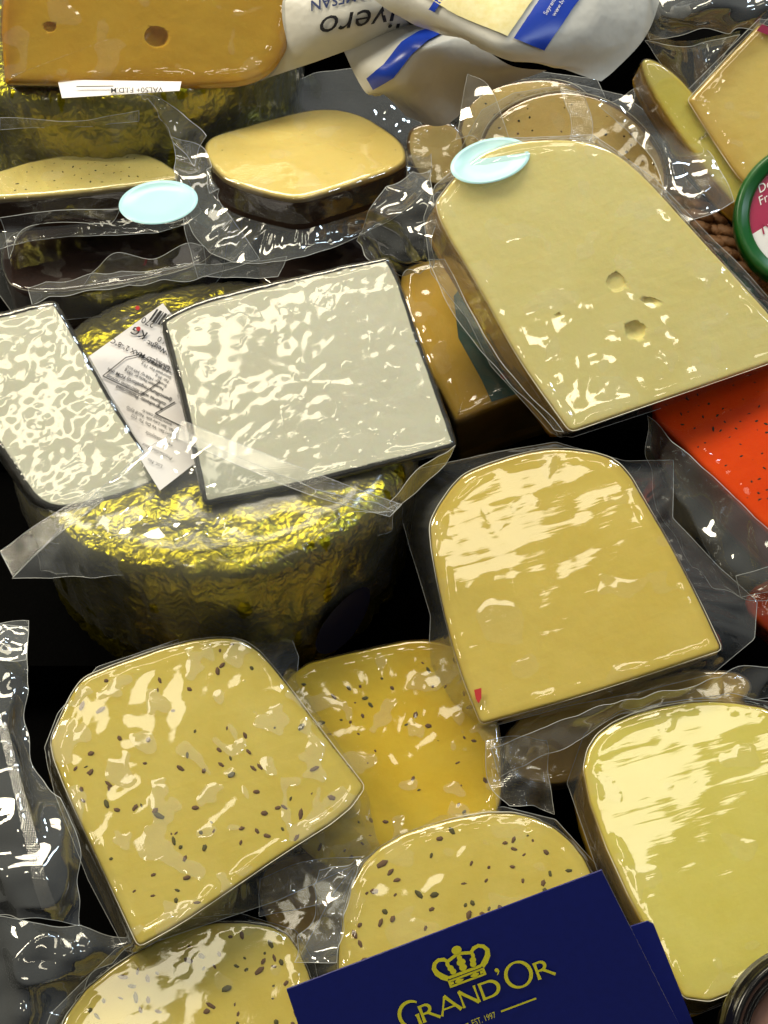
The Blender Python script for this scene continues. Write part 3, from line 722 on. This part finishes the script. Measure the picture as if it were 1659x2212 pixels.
# round translucent pale blue discs
def ellipse(T, px, py, a, b, rot, fn, name='round_disc'):
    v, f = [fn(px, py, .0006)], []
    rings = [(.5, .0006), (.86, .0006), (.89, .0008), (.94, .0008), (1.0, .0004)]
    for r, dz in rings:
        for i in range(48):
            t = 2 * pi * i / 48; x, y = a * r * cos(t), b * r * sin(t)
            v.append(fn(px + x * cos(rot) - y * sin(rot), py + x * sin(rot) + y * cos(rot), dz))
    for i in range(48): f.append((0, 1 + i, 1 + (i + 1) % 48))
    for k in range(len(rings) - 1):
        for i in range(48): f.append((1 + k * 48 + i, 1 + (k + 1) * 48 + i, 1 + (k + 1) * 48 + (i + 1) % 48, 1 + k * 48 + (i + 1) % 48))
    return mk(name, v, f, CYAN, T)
def flat_at(px, py, h, up=V((0, -.12, 1))):
    c = at(px, py, h); n = up.normalized(); return lambda x, y, dz: on_plane(x, y, c + n * dz, n)
ellipse(H3.T, 342, 437, 86, 47, R(-7), flat_at(342, 437, .135))
ellipse(G9.T, 1059, 347, 88, 47, R(-14), flat_at(1059, 347, .1535, V((.03, -.30, 1))))

# ------------------------------------------------------------------ loose bag film (parts of their packs)
Patch([[(772, 520, .10), (800, 450, .125), (850, 395, .128), (930, 365, .128)], [(800, 560, .10), (830, 500, .118), (880, 470, .13), (935, 440, .135)], [(850, 585, .10), (880, 560, .115), (905, 550, .12), (935, 520, .13)], [(880, 588, .09), (905, 590, .10), (920, 585, .11), (940, 575, .12)]], .003, .022, 3, .003).build('bag_tail', FILM_K, G9.T)
Patch([[(925, 560, .12), (960, 560, .125)], [(985, 690, .12), (1035, 705, .128)], [(1075, 800, .118), (1110, 815, .126)], [(1195, 930, .11), (1215, 935, .118)]], .002, .03, 5).build('bag_fold', FILM_F, G9.T, 10, 50)
# wheel bag: front fold with embossed seal, rear sheet, rim ruffles
Patch([[(28, 1248, .095), (200, 1245, .10), (430, 1246, .10), (640, 1180, .105)], [(95, 1180, .105), (250, 1175, .112), (450, 1180, .115), (700, 1140, .112)], [(200, 1075, .115), (330, 1090, .118), (520, 1110, .12), (760, 1110, .118)], [(386, 925, .128), (520, 990, .136), (680, 1050, .138), (850, 1100, .125)]], .0028, .03, 8, .0025).build('bag_fold', FILM_K, WH.T, 70, 60)
Patch([[(384, 948, .134), (520, 1008, .1405), (680, 1072, .1425), (842, 1116, .131)], [(392, 908, .135), (535, 965, .1415), (700, 1030, .1435), (868, 1090, .131)]], .0012, .03, 9).build('embossed_seal', FILM_G, WH.T, 60, 8)
Patch([[(0, 1190, .095), (28, 1245, .096)], [(100, 1120, .105), (115, 1165, .106)], [(205, 1055, .112), (225, 1080, .113)]], .001, .03, 10).build('embossed_seal', FILM_G, WH.T, 8, 40)
Patch([[(60, 620, .088), (220, 590, .092), (400, 575, .095), (620, 560, .092)], [(70, 660, .10), (230, 625, .103), (400, 605, .104), (600, 600, .102)]], .003, .03, 11, .002).build('bag_fold', FILM_F, WH.T, 60, 14)
Patch([[(840, 1085, .118), (900, 1020, .125), (985, 965, .126)], [(850, 1105, .108), (905, 1060, .112), (960, 1000, .115)]], .002, .02, 12).build('bag_fold', FILM_G, WH.T, 30, 10)
Patch([[(60, 1165, .09), (300, 1185, .095), (560, 1180, .10), (860, 1090, .10)], [(90, 1230, .07), (320, 1260, .078), (580, 1245, .08), (845, 1150, .08)]], .003, .025, 13, .003).build('bag_fold', FILM_F, WH.T, 80, 14)
Patch([[(0, 255, .125), (150, 262, .128), (300, 240, .13)], [(0, 280, .115), (150, 275, .12), (300, 262, .125)]], .001, .03, 14).build('bag_fold', FILM_G, WH2.T, 30, 8)
# wavy ribbons in front of the herb slice
Patch([[(0, 470, .115), (120, 455, .12), (260, 450, .12)], [(10, 500, .108), (120, 475, .112), (250, 470, .115)], [(20, 560, .10), (60, 490, .105), (240, 480, .11)]], .001, .03, 15).build('bag_fold', FILM_F, H3.T, 30, 20)
Patch([[(200, 590, .090), (250, 545, .098), (330, 560, .095), (400, 525, .10), (440, 530, .10)], [(180, 620, .08), (250, 600, .085), (330, 590, .085), (400, 575, .088), (445, 570, .09)]], .0015, .03, 16).build('bag_fold', FILM_F, D3b.T, 50, 12)
Patch([[(375, 300, .118), (440, 320, .122), (455, 400, .12)], [(385, 420, .115), (430, 430, .118), (480, 440, .115)], [(430, 600, .09), (500, 580, .095), (560, 560, .10)]], .004, .03, 17, .003).build('bag_tail', FILM_K, D4.T, 40, 50)
Patch([[(300, 205, .135), (350, 215, .137), (450, 290, .13)], [(325, 225, .13), (355, 260, .132), (430, 320, .122)], [(375, 310, .12), (395, 330, .12), (420, 360, .118)]], .002, .02, 18, .002).build('bag_tail', FILM_F, D4.T, 30, 30)
Patch([[(690, 1880, .055), (740, 1870, .06), (790, 1860, .065)], [(660, 1960, .05), (710, 1960, .06), (750, 1960, .062)], [(640, 2080, .045), (690, 2080, .055), (730, 2080, .058)]], .004, .02, 26, .004).build('bag_tail', FILM_K, C20.T, 30, 40)
Patch([[(560, 1900, .04), (660, 1860, .045), (780, 1850, .045)], [(560, 1980, .035), (660, 1960, .04), (740, 1940, .04)]], .004, .02, 27, .003).build('bag_tail', FILM_K, C19.T, 30, 20)
# purple-lit bag below the red block
Patch([[(1395, 900, .085), (1500, 985, .09), (1670, 1155, .09)], [(1400, 1000, .07), (1500, 1080, .08), (1680, 1220, .085)], [(1420, 1100, .06), (1560, 1220, .072), (1690, 1290, .075)], [(1500, 1220, .045), (1600, 1290, .055), (1700, 1310, .06)]], .004, .03, 19, .003).build('bag_tail', FILM_K, R15.T, 50, 50)
Patch([[(1590, 1245, .075), (1690, 1215, .08)], [(1600, 1290, .065), (1700, 1270, .07)]], .001, .02, 20).build('embossed_seal', FILM_G, R15.T, 30, 10)
# film left of, under and beside golden wedge
Patch([[(1060, 1620, .055), (1200, 1560, .07), (1400, 1500, .075), (1560, 1450, .07), (1700, 1440, .06)], [(1080, 1680, .045), (1200, 1620, .06), (1380, 1540, .065), (1540, 1500, .06), (1690, 1510, .05)]], .004, .03, 21, .003).build('bag_tail', FILM_F, G17.T, 70, 16)
Patch([[(1050, 1600, .052), (1110, 1590, .055), (1180, 1600, .05)], [(1055, 1690, .048), (1120, 1690, .05), (1190, 1700, .045)], [(1100, 1740, .045), (1150, 1740, .045), (1200, 1760, .04)]], .003, .018, 22, .002).build('bag_tail', FILM_G, P22.T, 24, 24)
Patch([[(1010, 160, .125), (1060, 190, .125), (1100, 300, .12)], [(985, 300, .115), (1030, 300, .12), (1060, 380, .115)]], .002, .02, 23).build('bag_fold', FILM_F, T1.T, 24, 24)
Patch([[(1210, 195, .122), (1260, 205, .122)], [(1235, 270, .122), (1280, 270, .122)], [(1220, 330, .12), (1270, 340, .12)]], .001, .02, 24, .001).build('bag_fold', FILM_G, T1.T, 14, 30)
Patch([[(1290, 230, .118), (1380, 190, .115), (1430, 170, .112)], [(1400, 330, .118), (1470, 330, .122), (1510, 320, .118)], [(1440, 420, .12), (1510, 420, .125), (1560, 390, .12)], [(1480, 480, .118), (1540, 460, .122), (1580, 440, .118)]], .003, .03, 25, .003).build('bag_tail', FILM_K, T1.T, 40, 50)

# ------------------------------------------------------------------ clear bags that are things of their own
def clear_bag(name, label, px, py, h, parts, group=None):
    T = Thing(name, label, 'plastic bag', Matrix.Translation(at(px, py, h)), group)
    for (pn, ctrl, mat, amp, lam, cr, nu, nv, sd) in parts: Patch(ctrl, amp, lam, sd, cr).build(pn, mat, T, nu, nv, hem=pn not in ('zip_strip', 'embossed_seal'))
    return T
clear_bag('clear_plastic_bag', 'crumpled empty looking clear bag with zip strip beside the bubbled cumin wedge', 90, 1700, .03, [
    ('bag_sheet', [[(-60, 1345, .075), (0, 1342, .08), (62, 1348, .078)], [(-70, 1480, .085), (0, 1480, .092), (54, 1490, .085)], [(-70, 1640, .09), (10, 1640, .10), (72, 1640, .088)], [(-70, 1780, .095), (60, 1790, .105), (148, 1785, .09)], [(-80, 1900, .095), (80, 1900, .108), (182, 1905, .09)], [(-80, 1975, .09), (70, 1985, .098), (180, 2002, .085)]], FILM_K, .004, .03, .004, 50, 110, 31),
    ('zip_strip', [[(-6, 1560, .104), (14, 1560, .104)], [(22, 1680, .110), (44, 1680, .110)], [(48, 1790, .115), (75, 1790, .115)], [(70, 1900, .116), (100, 1900, .116)], [(90, 1965, .11), (125, 1965, .11)]], FILM_G, .0008, .03, 0, 8, 70, 32),
    ('bag_flap', [[(-40, 1345, .098), (60, 1350, .098)], [(-40, 1430, .10), (56, 1425, .10)]], FILM_K, .002, .02, .002, 24, 24, 33)])
clear_bag('clear_plastic_bag', 'dark ribbed clear bag corner beneath the crumpled bag', 60, 2080, .02, [
    ('bag_sheet', [[(-60, 1975, .07), (60, 1990, .075), (200, 2010, .07), (330, 2040, .07)], [(-60, 2060, .07), (60, 2070, .08), (160, 2080, .075), (230, 2080, .06)], [(-60, 2150, .065), (50, 2150, .072), (110, 2150, .065), (160, 2150, .05)], [(-60, 2240, .06), (40, 2240, .065), (100, 2240, .06), (130, 2240, .05)]], FILM_K, .005, .028, .004, 60, 60, 34)])
clear_bag('clear_plastic_bag', 'glossy clear bag with bluish sheen and embossed seal beside the white pouch', 1500, 60, .10, [
    ('bag_sheet', [[(1350, -60, .145), (1500, -60, .16), (1720, -60, .155)], [(1375, 20, .145), (1510, 10, .17), (1700, 10, .16)], [(1400, 85, .14), (1510, 80, .152), (1640, 60, .15)]], FILM_K, .005, .03, .004, 50, 40, 35),
    ('embossed_seal', [[(1392, 70, .148), (1480, 88, .156), (1600, 66, .156)], [(1400, 92, .142), (1480, 112, .15), (1590, 90, .15)]], FILM_G, .001, .03, 0, 40, 10, 36),
    ('bag_margin', [[(1395, 85, .138), (1480, 100, .142), (1600, 75, .142)], [(1440, 150, .13), (1490, 170, .132), (1560, 130, .135)], [(1470, 210, .12), (1495, 225, .125), (1515, 190, .13)]], FILM_K, .004, .025, .003, 40, 40, 37)])

# ------------------------------------------------------------------ white pouches with blue print
def pouch(name, label, px, py, h): return Thing(name, label, 'pouch', Matrix.Translation(at(px, py, h)), 'white printed cheese pouches')
TP = pouch('white_pouch', 'white pouch with upside down black lettering behind the amber block', 760, 40, .10)
pp = Patch([[(560, -80, .150), (700, -90, .158), (850, -90, .158), (1020, -90, .15)], [(570, 0, .145), (700, -5, .155), (850, -10, .156), (1010, -20, .148)], [(575, 90, .132), (690, 70, .145), (820, 45, .148), (970, 25, .14)], [(560, 175, .115), (660, 140, .125), (790, 95, .130), (960, 55, .125)]], .0012, .05, 41)
pp.build('pouch_front', POUCH, TP, 60, 50, hem=False)
def on_patch(P, off=.0008):
    # invert pixel -> (u, v) on the sheet by descent, so print follows the sheet
    def f(px, py):
        u, v = .5, .5; best = None
        d = ray(px, py).normalized()
        def err(u, v):
            q = P.raw(u, v) - EYE; return (q - d * q.dot(d)).length
        for i in range(11):
            for j in range(11):
                e = err(i / 10, j / 10)
                if best is None or e < best[0]: best = (e, i / 10, j / 10)
        e, u, v = best; st = .05
        while st > .0008:
            mv = False
            for du, dv in ((st, 0), (-st, 0), (0, st), (0, -st)):
                a, b = min(1, max(0, u + du)), min(1, max(0, v + dv)); x = err(a, b)
                if x < e: e, u, v, mv = x, a, b, True
            if not mv: st /= 2
        return P(u, v, off)
    return f
fp = on_patch(pp)
text_mesh('printed_text', 'Olivero', lambda a, b: fp(945 - a * 1.15 + b * .02, -6 + a * .2 + b), 70, INK, TP, shear=.25)
text_mesh('printed_text', 'PARMESAN', lambda a, b: fp(826 - a, -30 + a * .22 + b), 31, INKB, TP, bold=.4)
TQ = pouch('white_pouch', 'white pouch with clear window of grated cheese and blue corner panel', 1120, 60, .12)
pq = Patch([[(700, -110, .17), (900, -110, .178), (1100, -110, .18), (1290, -110, .175), (1450, -110, .16)], [(800, -10, .165), (930, -10, .176), (1100, -5, .178), (1270, 0, .172), (1425, 10, .15)], [(880, 42, .158), (980, 62, .17), (1090, 90, .172), (1230, 90, .165), (1390, 85, .145)], [(930, 62, .152), (1010, 88, .16), (1090, 122, .163), (1190, 135, .158), (1330, 150, .142)], [(945, 68, .150), (1015, 92, .157), (1095, 125, .160), (1180, 140, .155), (1298, 176, .142)]], .0010, .04, 42, .001)
pq.build('pouch_front', POUCH, TQ, 70, 60, hem=False)
fq = on_patch(pq, .0012)
def strip(T, fn, A, B, mat, name, n=30, m=6, lift=0):
    vs_, fs = [], []
    a = resample(A, n, False); b = resample(B, n, False)
    for i in range(n):
        for j in range(m + 1):
            q = a[i].lerp(b[i], j / m); vs_.append(fn(q.x, q.y))
    k = m + 1
    for i in range(n - 1):
        for j in range(m): fs.append((i * k + j, i * k + j + 1, (i + 1) * k + j + 1, (i + 1) * k + j))
    return mk(name, vs_, fs, mat, T)
strip(TQ, fq, [(900, -20), (985, 32), (1095, 80)], [(985, -60), (1080, -40), (1165, -20)], GRATED, 'clear_window', 20, 12)
strip(TQ, fq, [(1108, 84), (1168, -5), (1200, -60)], [(1174, 107), (1250, 0), (1280, -50)], BLUE, 'blue_panel', 20, 8)
strip(TQ, fq, [(928, 20), (948, -10)], [(940, 26), (962, -8)], BLUE, 'blue_stripe', 8, 3)
fq2 = on_patch(pq, .0018)
ct, st_ = cos(R(-58)), sin(R(-58))
for body, x, y in (('Seyrantepe', 1178, 36), ('www.bi', 1196, 38)):
    text_mesh('printed_text', body, lambda a, b: fq2(x + a * ct + b * st_, y + a * st_ - b * ct), 13, WHITEP, TQ)
TR = pouch('white_pouch', 'white pouch with curved blue band folded between other pouches', 860, 140, .10)
pr = Patch([[(720, 60, .128), (800, 52, .135), (900, 30, .138), (1020, 20, .13)], [(745, 115, .126), (815, 100, .134), (890, 70, .14), (1000, 55, .132)], [(768, 165, .122), (830, 150, .136), (900, 95, .145), (1010, 70, .135)], [(795, 205, .118), (870, 180, .132), (930, 118, .142), (1020, 82, .134)], [(830, 208, .112), (900, 215, .118), (980, 175, .12), (1100, 140, .12)], [(880, 255, .10), (960, 270, .10), (1050, 200, .105), (1180, 150, .11)]], .0012, .05, 43)
pr.build('pouch_front', POUCH, TR, 60, 60, hem=False)
fr_ = on_patch(pr, .0012)
strip(TR, fr_, [(795, 168), (830, 140), (868, 92), (905, 68), (960, 55), (995, 60)], [(808, 192), (850, 168), (890, 118), (925, 88), (965, 68), (1002, 66)], BLUE, 'blue_stripe', 40, 6)

# ------------------------------------------------------------------ green lidded tub
TC = at(1752, 462, .120); tn = V((-.18, -.62, .80)).normalized()
tub = Thing('lidded_tub', 'round tub with green rimmed lid and magenta and white label', 'tub', frame_of(TC - tn * .05, tn))
kx = (on_plane(1752 - 167, 462, TC, tn) - TC).length
def lathe(name, prof, mat, T, z0=0.0, ns=96, cap=True):
    v, f = [], []
    for (r, z) in prof:
        for i in range(ns):
            a = 2 * pi * i / ns; v.append((r * cos(a), r * sin(a), z))
    for k in range(len(prof) - 1):
        for i in range(ns): f.append((k * ns + i, k * ns + (i + 1) % ns, (k + 1) * ns + (i + 1) % ns, (k + 1) * ns + i))
    if cap: f.append(tuple(range((len(prof) - 1) * ns, len(prof) * ns)))
    return mk(name, v, f, mat, T, world=False)
r0 = kx
lathe('lid_rim', [(r0 * .985, .036), (r0, .038), (r0, .047), (r0 * .985, .0495), (r0 * .95, .0508), (r0 * .90, .0508), (r0 * .87, .0500), (r0 * .82, .0498), (r0 * .795, .0490), (r0 * .785, .0475)], GREEN, tub, cap=False)
lathe('tub_body', [(r0 * .78, 0.0), (r0 * .9, .03), (r0 * .95, .037)], WHITEP, tub)
lf = lambda px, py, dz=0.0: on_plane(px, py, TC - tn * .0022 + tn * dz, tn)
def disc_part(name, mat, keep, dz, T, parent=None):
    # half of the lid's label disc on one side of a line, in lid-local coordinates
    pts = []
    for i in range(97):
        a = 2 * pi * i / 96; p = V((cos(a), sin(a))) * r0 * .79; pts.append(p)
    I = T.I; a = I @ lf(1625, 506); b = I @ lf(1900, 330); A_, B_ = V((a.x, a.y)), V((b.x, b.y)); dn = (B_ - A_).normalized(); nr = V((-dn.y, dn.x))
    out = []
    for p, q in zip(pts, pts[1:]):
        dp, dq = (p - A_).dot(nr) * keep, (q - A_).dot(nr) * keep
        if dp >= 0: out.append(p)
        if dp * dq < 0: out.append(p.lerp(q, dp / (dp - dq)))
    return mk(name, [(p.x, p.y, .0478 + dz) for p in out], [tuple(range(len(out)))], mat, T, world=False, smooth=False)
m1 = disc_part('magenta_label', MAGENTA, 1, 0, tub); m2 = disc_part('white_label', WHITEP, -1, 0, tub)
cr, sr = cos(R(-28)), sin(R(-28))
for body, x, y, sz, mt in (('De', 1640, 418, 26, WHITEP), ('Fr', 1641, 444, 26, WHITEP), ('N', 1646, 508, 40, MAGENTA)):
    text_mesh('printed_text', body, lambda a, b: lf(x + a * cr + b * sr, y + a * sr - b * cr, .0004), sz, mt, tub, shear=.25)

# ------------------------------------------------------------------ wicker basket edge
wb = Thing('wicker_basket', 'brown wicker basket edge showing below the pleated film', 'basket', Matrix.Translation(at(1550, 520, .05)))
for i in range(26):
    u = i / 25
    bx, by = 1455 + u * 230, 400 + u * 230
    off = (i % 2) * .006
    P = []
    for k in range(9):
        f = k / 8 - .5
        P.append(at(bx + f * 120 + 6 * sin(f * 9 + i), by + f * 52 + (i % 3) * 3, .082 + off * cos(f * 12 + i) * .8 + .004 * sin(f * 7 + i * 2)))
    tube('wicker_strand', P, .0021, WICKER, wb, sides=7)
for i in range(4):
    P = [at(1440 + k * 22 + i * 26, 400 + k * 24 - i * 14, .078 + .004 * sin(k * 1.4 + i * 1.5)) for k in range(12)]
    tube('wicker_stake', P, .0026, WICKER, wb, sides=7)

# ------------------------------------------------------------------ black pot, bottom right
BC = at(1790, 2265, .112); bn = V((-.10, -.35, .93)).normalized()
pot = Thing('black_pot', 'glossy black round pot with ridged rim and pinkish contents', 'pot', frame_of(BC - bn * .05, bn))
rb = (on_plane(1790 - 232, 2265, BC, bn) - BC).length
lathe('pot_rim', [(rb * .93, 0), (rb * .98, .034), (rb, .036), (rb, .040), (rb * .975, .041), (rb * .97, .044), (rb * .955, .0455), (rb * .93, .046), (rb * .915, .049), (rb * .88, .0505), (rb * .85, .050), (rb * .80, .046), (rb * .77, .043), (rb * .755, .0445), (rb * .735, .0445), (rb * .72, .040)], BLACK, pot, cap=False)
lathe('pot_contents', [(rb * .73, .036), (rb * .6, .040), (rb * .3, .042), (rb * .05, .0425)], PINK, pot)

# ------------------------------------------------------------------ navy sign card
cA = at(1000, 2150, .118)
cn = V((-.04, -.80, .62)).normalized()
card = Thing('sign_card', 'navy folded sign card with yellow crown emblem and lettering', 'sign', frame_of(on_plane(1050, 2500, cA, cn), cn))
def cf(px, py, dz=0.0): return on_plane(px, py, cA + cn * dz, cn)
def panel(name, q, thick, fn):
    f = [fn(x, y, 0) for x, y in q]; b = [fn(x, y, 0) - cn * thick for x, y in q]
    fs = [(0, 1, 2, 3), (7, 6, 5, 4), (0, 4, 5, 1), (1, 5, 6, 2), (2, 6, 7, 3), (3, 7, 4, 0)]
    return mk(name, f + b, fs, NAVY, card, smooth=False)
cp = panel('front_panel', [(619, 2138), (1300, 1880), (1580, 2440), (780, 2620)], .0009, cf)
c2 = at(1440, 2100, .100); cn2 = V((.05, -.72, .69)).normalized()
f2 = [on_plane(x, y, c2, cn2) for x, y in ((1180, 2060), (1400, 1990), (1412, 1996), (1545, 2330), (1300, 2400))]
mk('rear_panel', f2 + [p - cn2 * .0009 for p in f2], [tuple(range(5)), tuple(range(9, 4, -1))] + [(i, 5 + i, 5 + (i + 1) % 5, (i + 1) % 5) for i in range(5)], NAVY, card, smooth=False)
# lettering in card units (u along the line, v up), taken to the card plane
C0, S0 = .937, .350
def uv(u, v, dz=.0006):
    zx = 240 + u * C0 - v * S0; zy = 805 - u * S0 - v * C0
    return cf((940 + zx / 2.023) / 1.1573, (2160 + zy / 2.023) / 1.1573, dz)
lay = [0]
def stroke(name, pts, wd, closed=False, parent=None, n=None):
    """flat pen stroke with a width at each point"""
    lay[0] += 1; dz = .0004 + .000012 * lay[0]
    P = [V(p) for p in pts]; vs_, fs = [], []; m = len(P)
    for i, p in enumerate(P):
        a = P[i - 1] if (i or closed) else p; b = P[(i + 1) % m] if (i < m - 1 or closed) else p
        t = (b - a).normalized(); nn = V((-t.y, t.x)); h = (wd[i] if isinstance(wd, (list, tuple)) else wd) / 2
        vs_ += [uv(*(p + nn * h), dz), uv(*(p - nn * h), dz)]
    for i in range(m if closed else m - 1):
        j = (i + 1) % m; fs.append((2 * i, 2 * i + 1, 2 * j + 1, 2 * j))
    return vs_, fs
def glyph(name, strokes, mat=YELLOW):
    V_, F_ = [], []
    for s_ in strokes:
        v, f = stroke(name, *s_) if not isinstance(s_[0], str) else disc_(*s_[1:])
        b = len(V_); V_ += v; F_ += [tuple(x + b for x in q) for q in f]
    return mk(name, V_, F_, mat, card, smooth=False, parent=cp)
def disc_(cx, cy_, rx, ry=None):
    lay[0] += 1; dz = .0004 + .000012 * lay[0]; ry = ry or rx
    return [uv(cx + rx * cos(2 * pi * i / 24), cy_ + ry * sin(2 * pi * i / 24), dz) for i in range(24)], [tuple(range(24))]
def arc(cx, cy_, rx, ry, a0, a1, n=28): return [(cx + rx * cos(R(a0 + (a1 - a0) * i / n)), cy_ + ry * sin(R(a0 + (a1 - a0) * i / n))) for i in range(n + 1)]
def flare(n, w0, w1): return [w1 + (w0 - w1) * abs(2 * i / (n - 1) - 1) ** 2 for i in range(n)]
def seg(a, b, n=7): return [(a[0] + (b[0] - a[0]) * i / (n - 1), a[1] + (b[1] - a[1]) * i / (n - 1)) for i in range(n)]
def letR(u0):
    return [(seg((u0 + 9, 0), (u0 + 9, 90)), flare(7, 19, 14)), ([(u0 + 4, 84), (u0 + 30, 85)] + arc(u0 + 32, 64, 25, 21, 90, -90) + [(u0 + 12, 43)], [11] * 2 + [11 + 6 * sin(pi * i / 28) for i in range(29)] + [10]), (seg((u0 + 36, 46), (u0 + 92, -1)), flare(7, 16, 13))]
glyph('letter', [(arc(-38, 62, 64, 66, 48, 285, 40), [8 + 11 * sin(pi * i / 40) ** .6 for i in range(41)]), (seg((-14, -2), (-14, 52)), flare(7, 19, 15)), (seg((-26, 50), (-4, 52)), 8)])
glyph('letter', letR(0))
glyph('letter', [(seg((101, -1), (146, 90)), flare(7, 13, 9)), (seg((143, 92), (206, -1)), flare(7, 20, 15)), (seg((118, 28), (183, 28)), 9)])
glyph('letter', [(seg((222, -1), (222, 88)), flare(7, 14, 9)), (seg((220, 86), (302, 2)), flare(7, 19, 15)), (seg((304, 0), (304, 90)), flare(7, 14, 9))])
glyph('letter', [(seg((332, 0), (332, 90)), flare(7, 17, 14)), ([(324, 84), (365, 84)] + arc(370, 45, 50, 39, 90, -90, 30) + [(326, 6)], [11, 11] + [11 + 8 * sin(pi * i / 30) for i in range(31)] + [11])])
glyph('apostrophe', [('d', 440, 122, 10), ([(447, 122), (447, 112), (441, 103), (433, 97)], [8, 9, 6, 2])])
glyph('letter', [(arc(536, 62, 64, 64, 0, 350, 48), [10 + 9 * abs(cos(R(350 * i / 48))) for i in range(49)], True)])
glyph('letter', letR(620))
# crown
glyph('crown_emblem', [(seg((190, 124), (384, 124)), 11), (seg((190, 153), (384, 153)), 10), (seg((196, 120), (196, 157)), 14), (seg((378, 120), (378, 157)), 14),
    (seg((222, 138), (268, 138)), [4, 14, 24, 22, 16, 10, 4]), (seg((306, 138), (352, 138)), [4, 12, 18, 24, 20, 12, 4]), (seg((208, 132), (208, 146)), 16), (seg((366, 132), (366, 146)), 16),
    (seg((255, 124), (319, 124)), 10), (seg((255, 152), (319, 152)), 10),
    ([(196, 166), (172, 186), (152, 212), (146, 240), (158, 262), (182, 272), (208, 266), (226, 250), (262, 262), (286, 268)], [26, 30, 28, 24, 20, 19, 20, 18, 16, 16]),
    ([(378, 166), (402, 184), (424, 208), (432, 234), (420, 258), (396, 270), (370, 266), (348, 250), (312, 262), (286, 268)], [26, 30, 28, 24, 20, 19, 20, 18, 16, 16]),
    (seg((198, 170), (376, 170)), 15),
    ('d', 286, 194, 20, 17), ('d', 286, 222, 23, 18), ('d', 286, 246, 13, 14), ('d', 286, 288, 26, 21),
    ('d', 232, 192, 16, 15), ('d', 226, 212, 16, 15), ('d', 218, 236, 10, 18), ('d', 340, 192, 16, 15), ('d', 346, 212, 16, 15), ('d', 354, 236, 10, 18)])
text_mesh('small_lettering', 'EST. 1997', lambda a, b: uv(228 + a, -101 + b, .0012), 44, YELLOW, card, smoothw=.72, parent=cp)
glyph('rule_line', [(seg((388, -82), (578, -82)), 9)]); glyph('rule_line', [(seg((25, -82), (212, -82)), 9)])
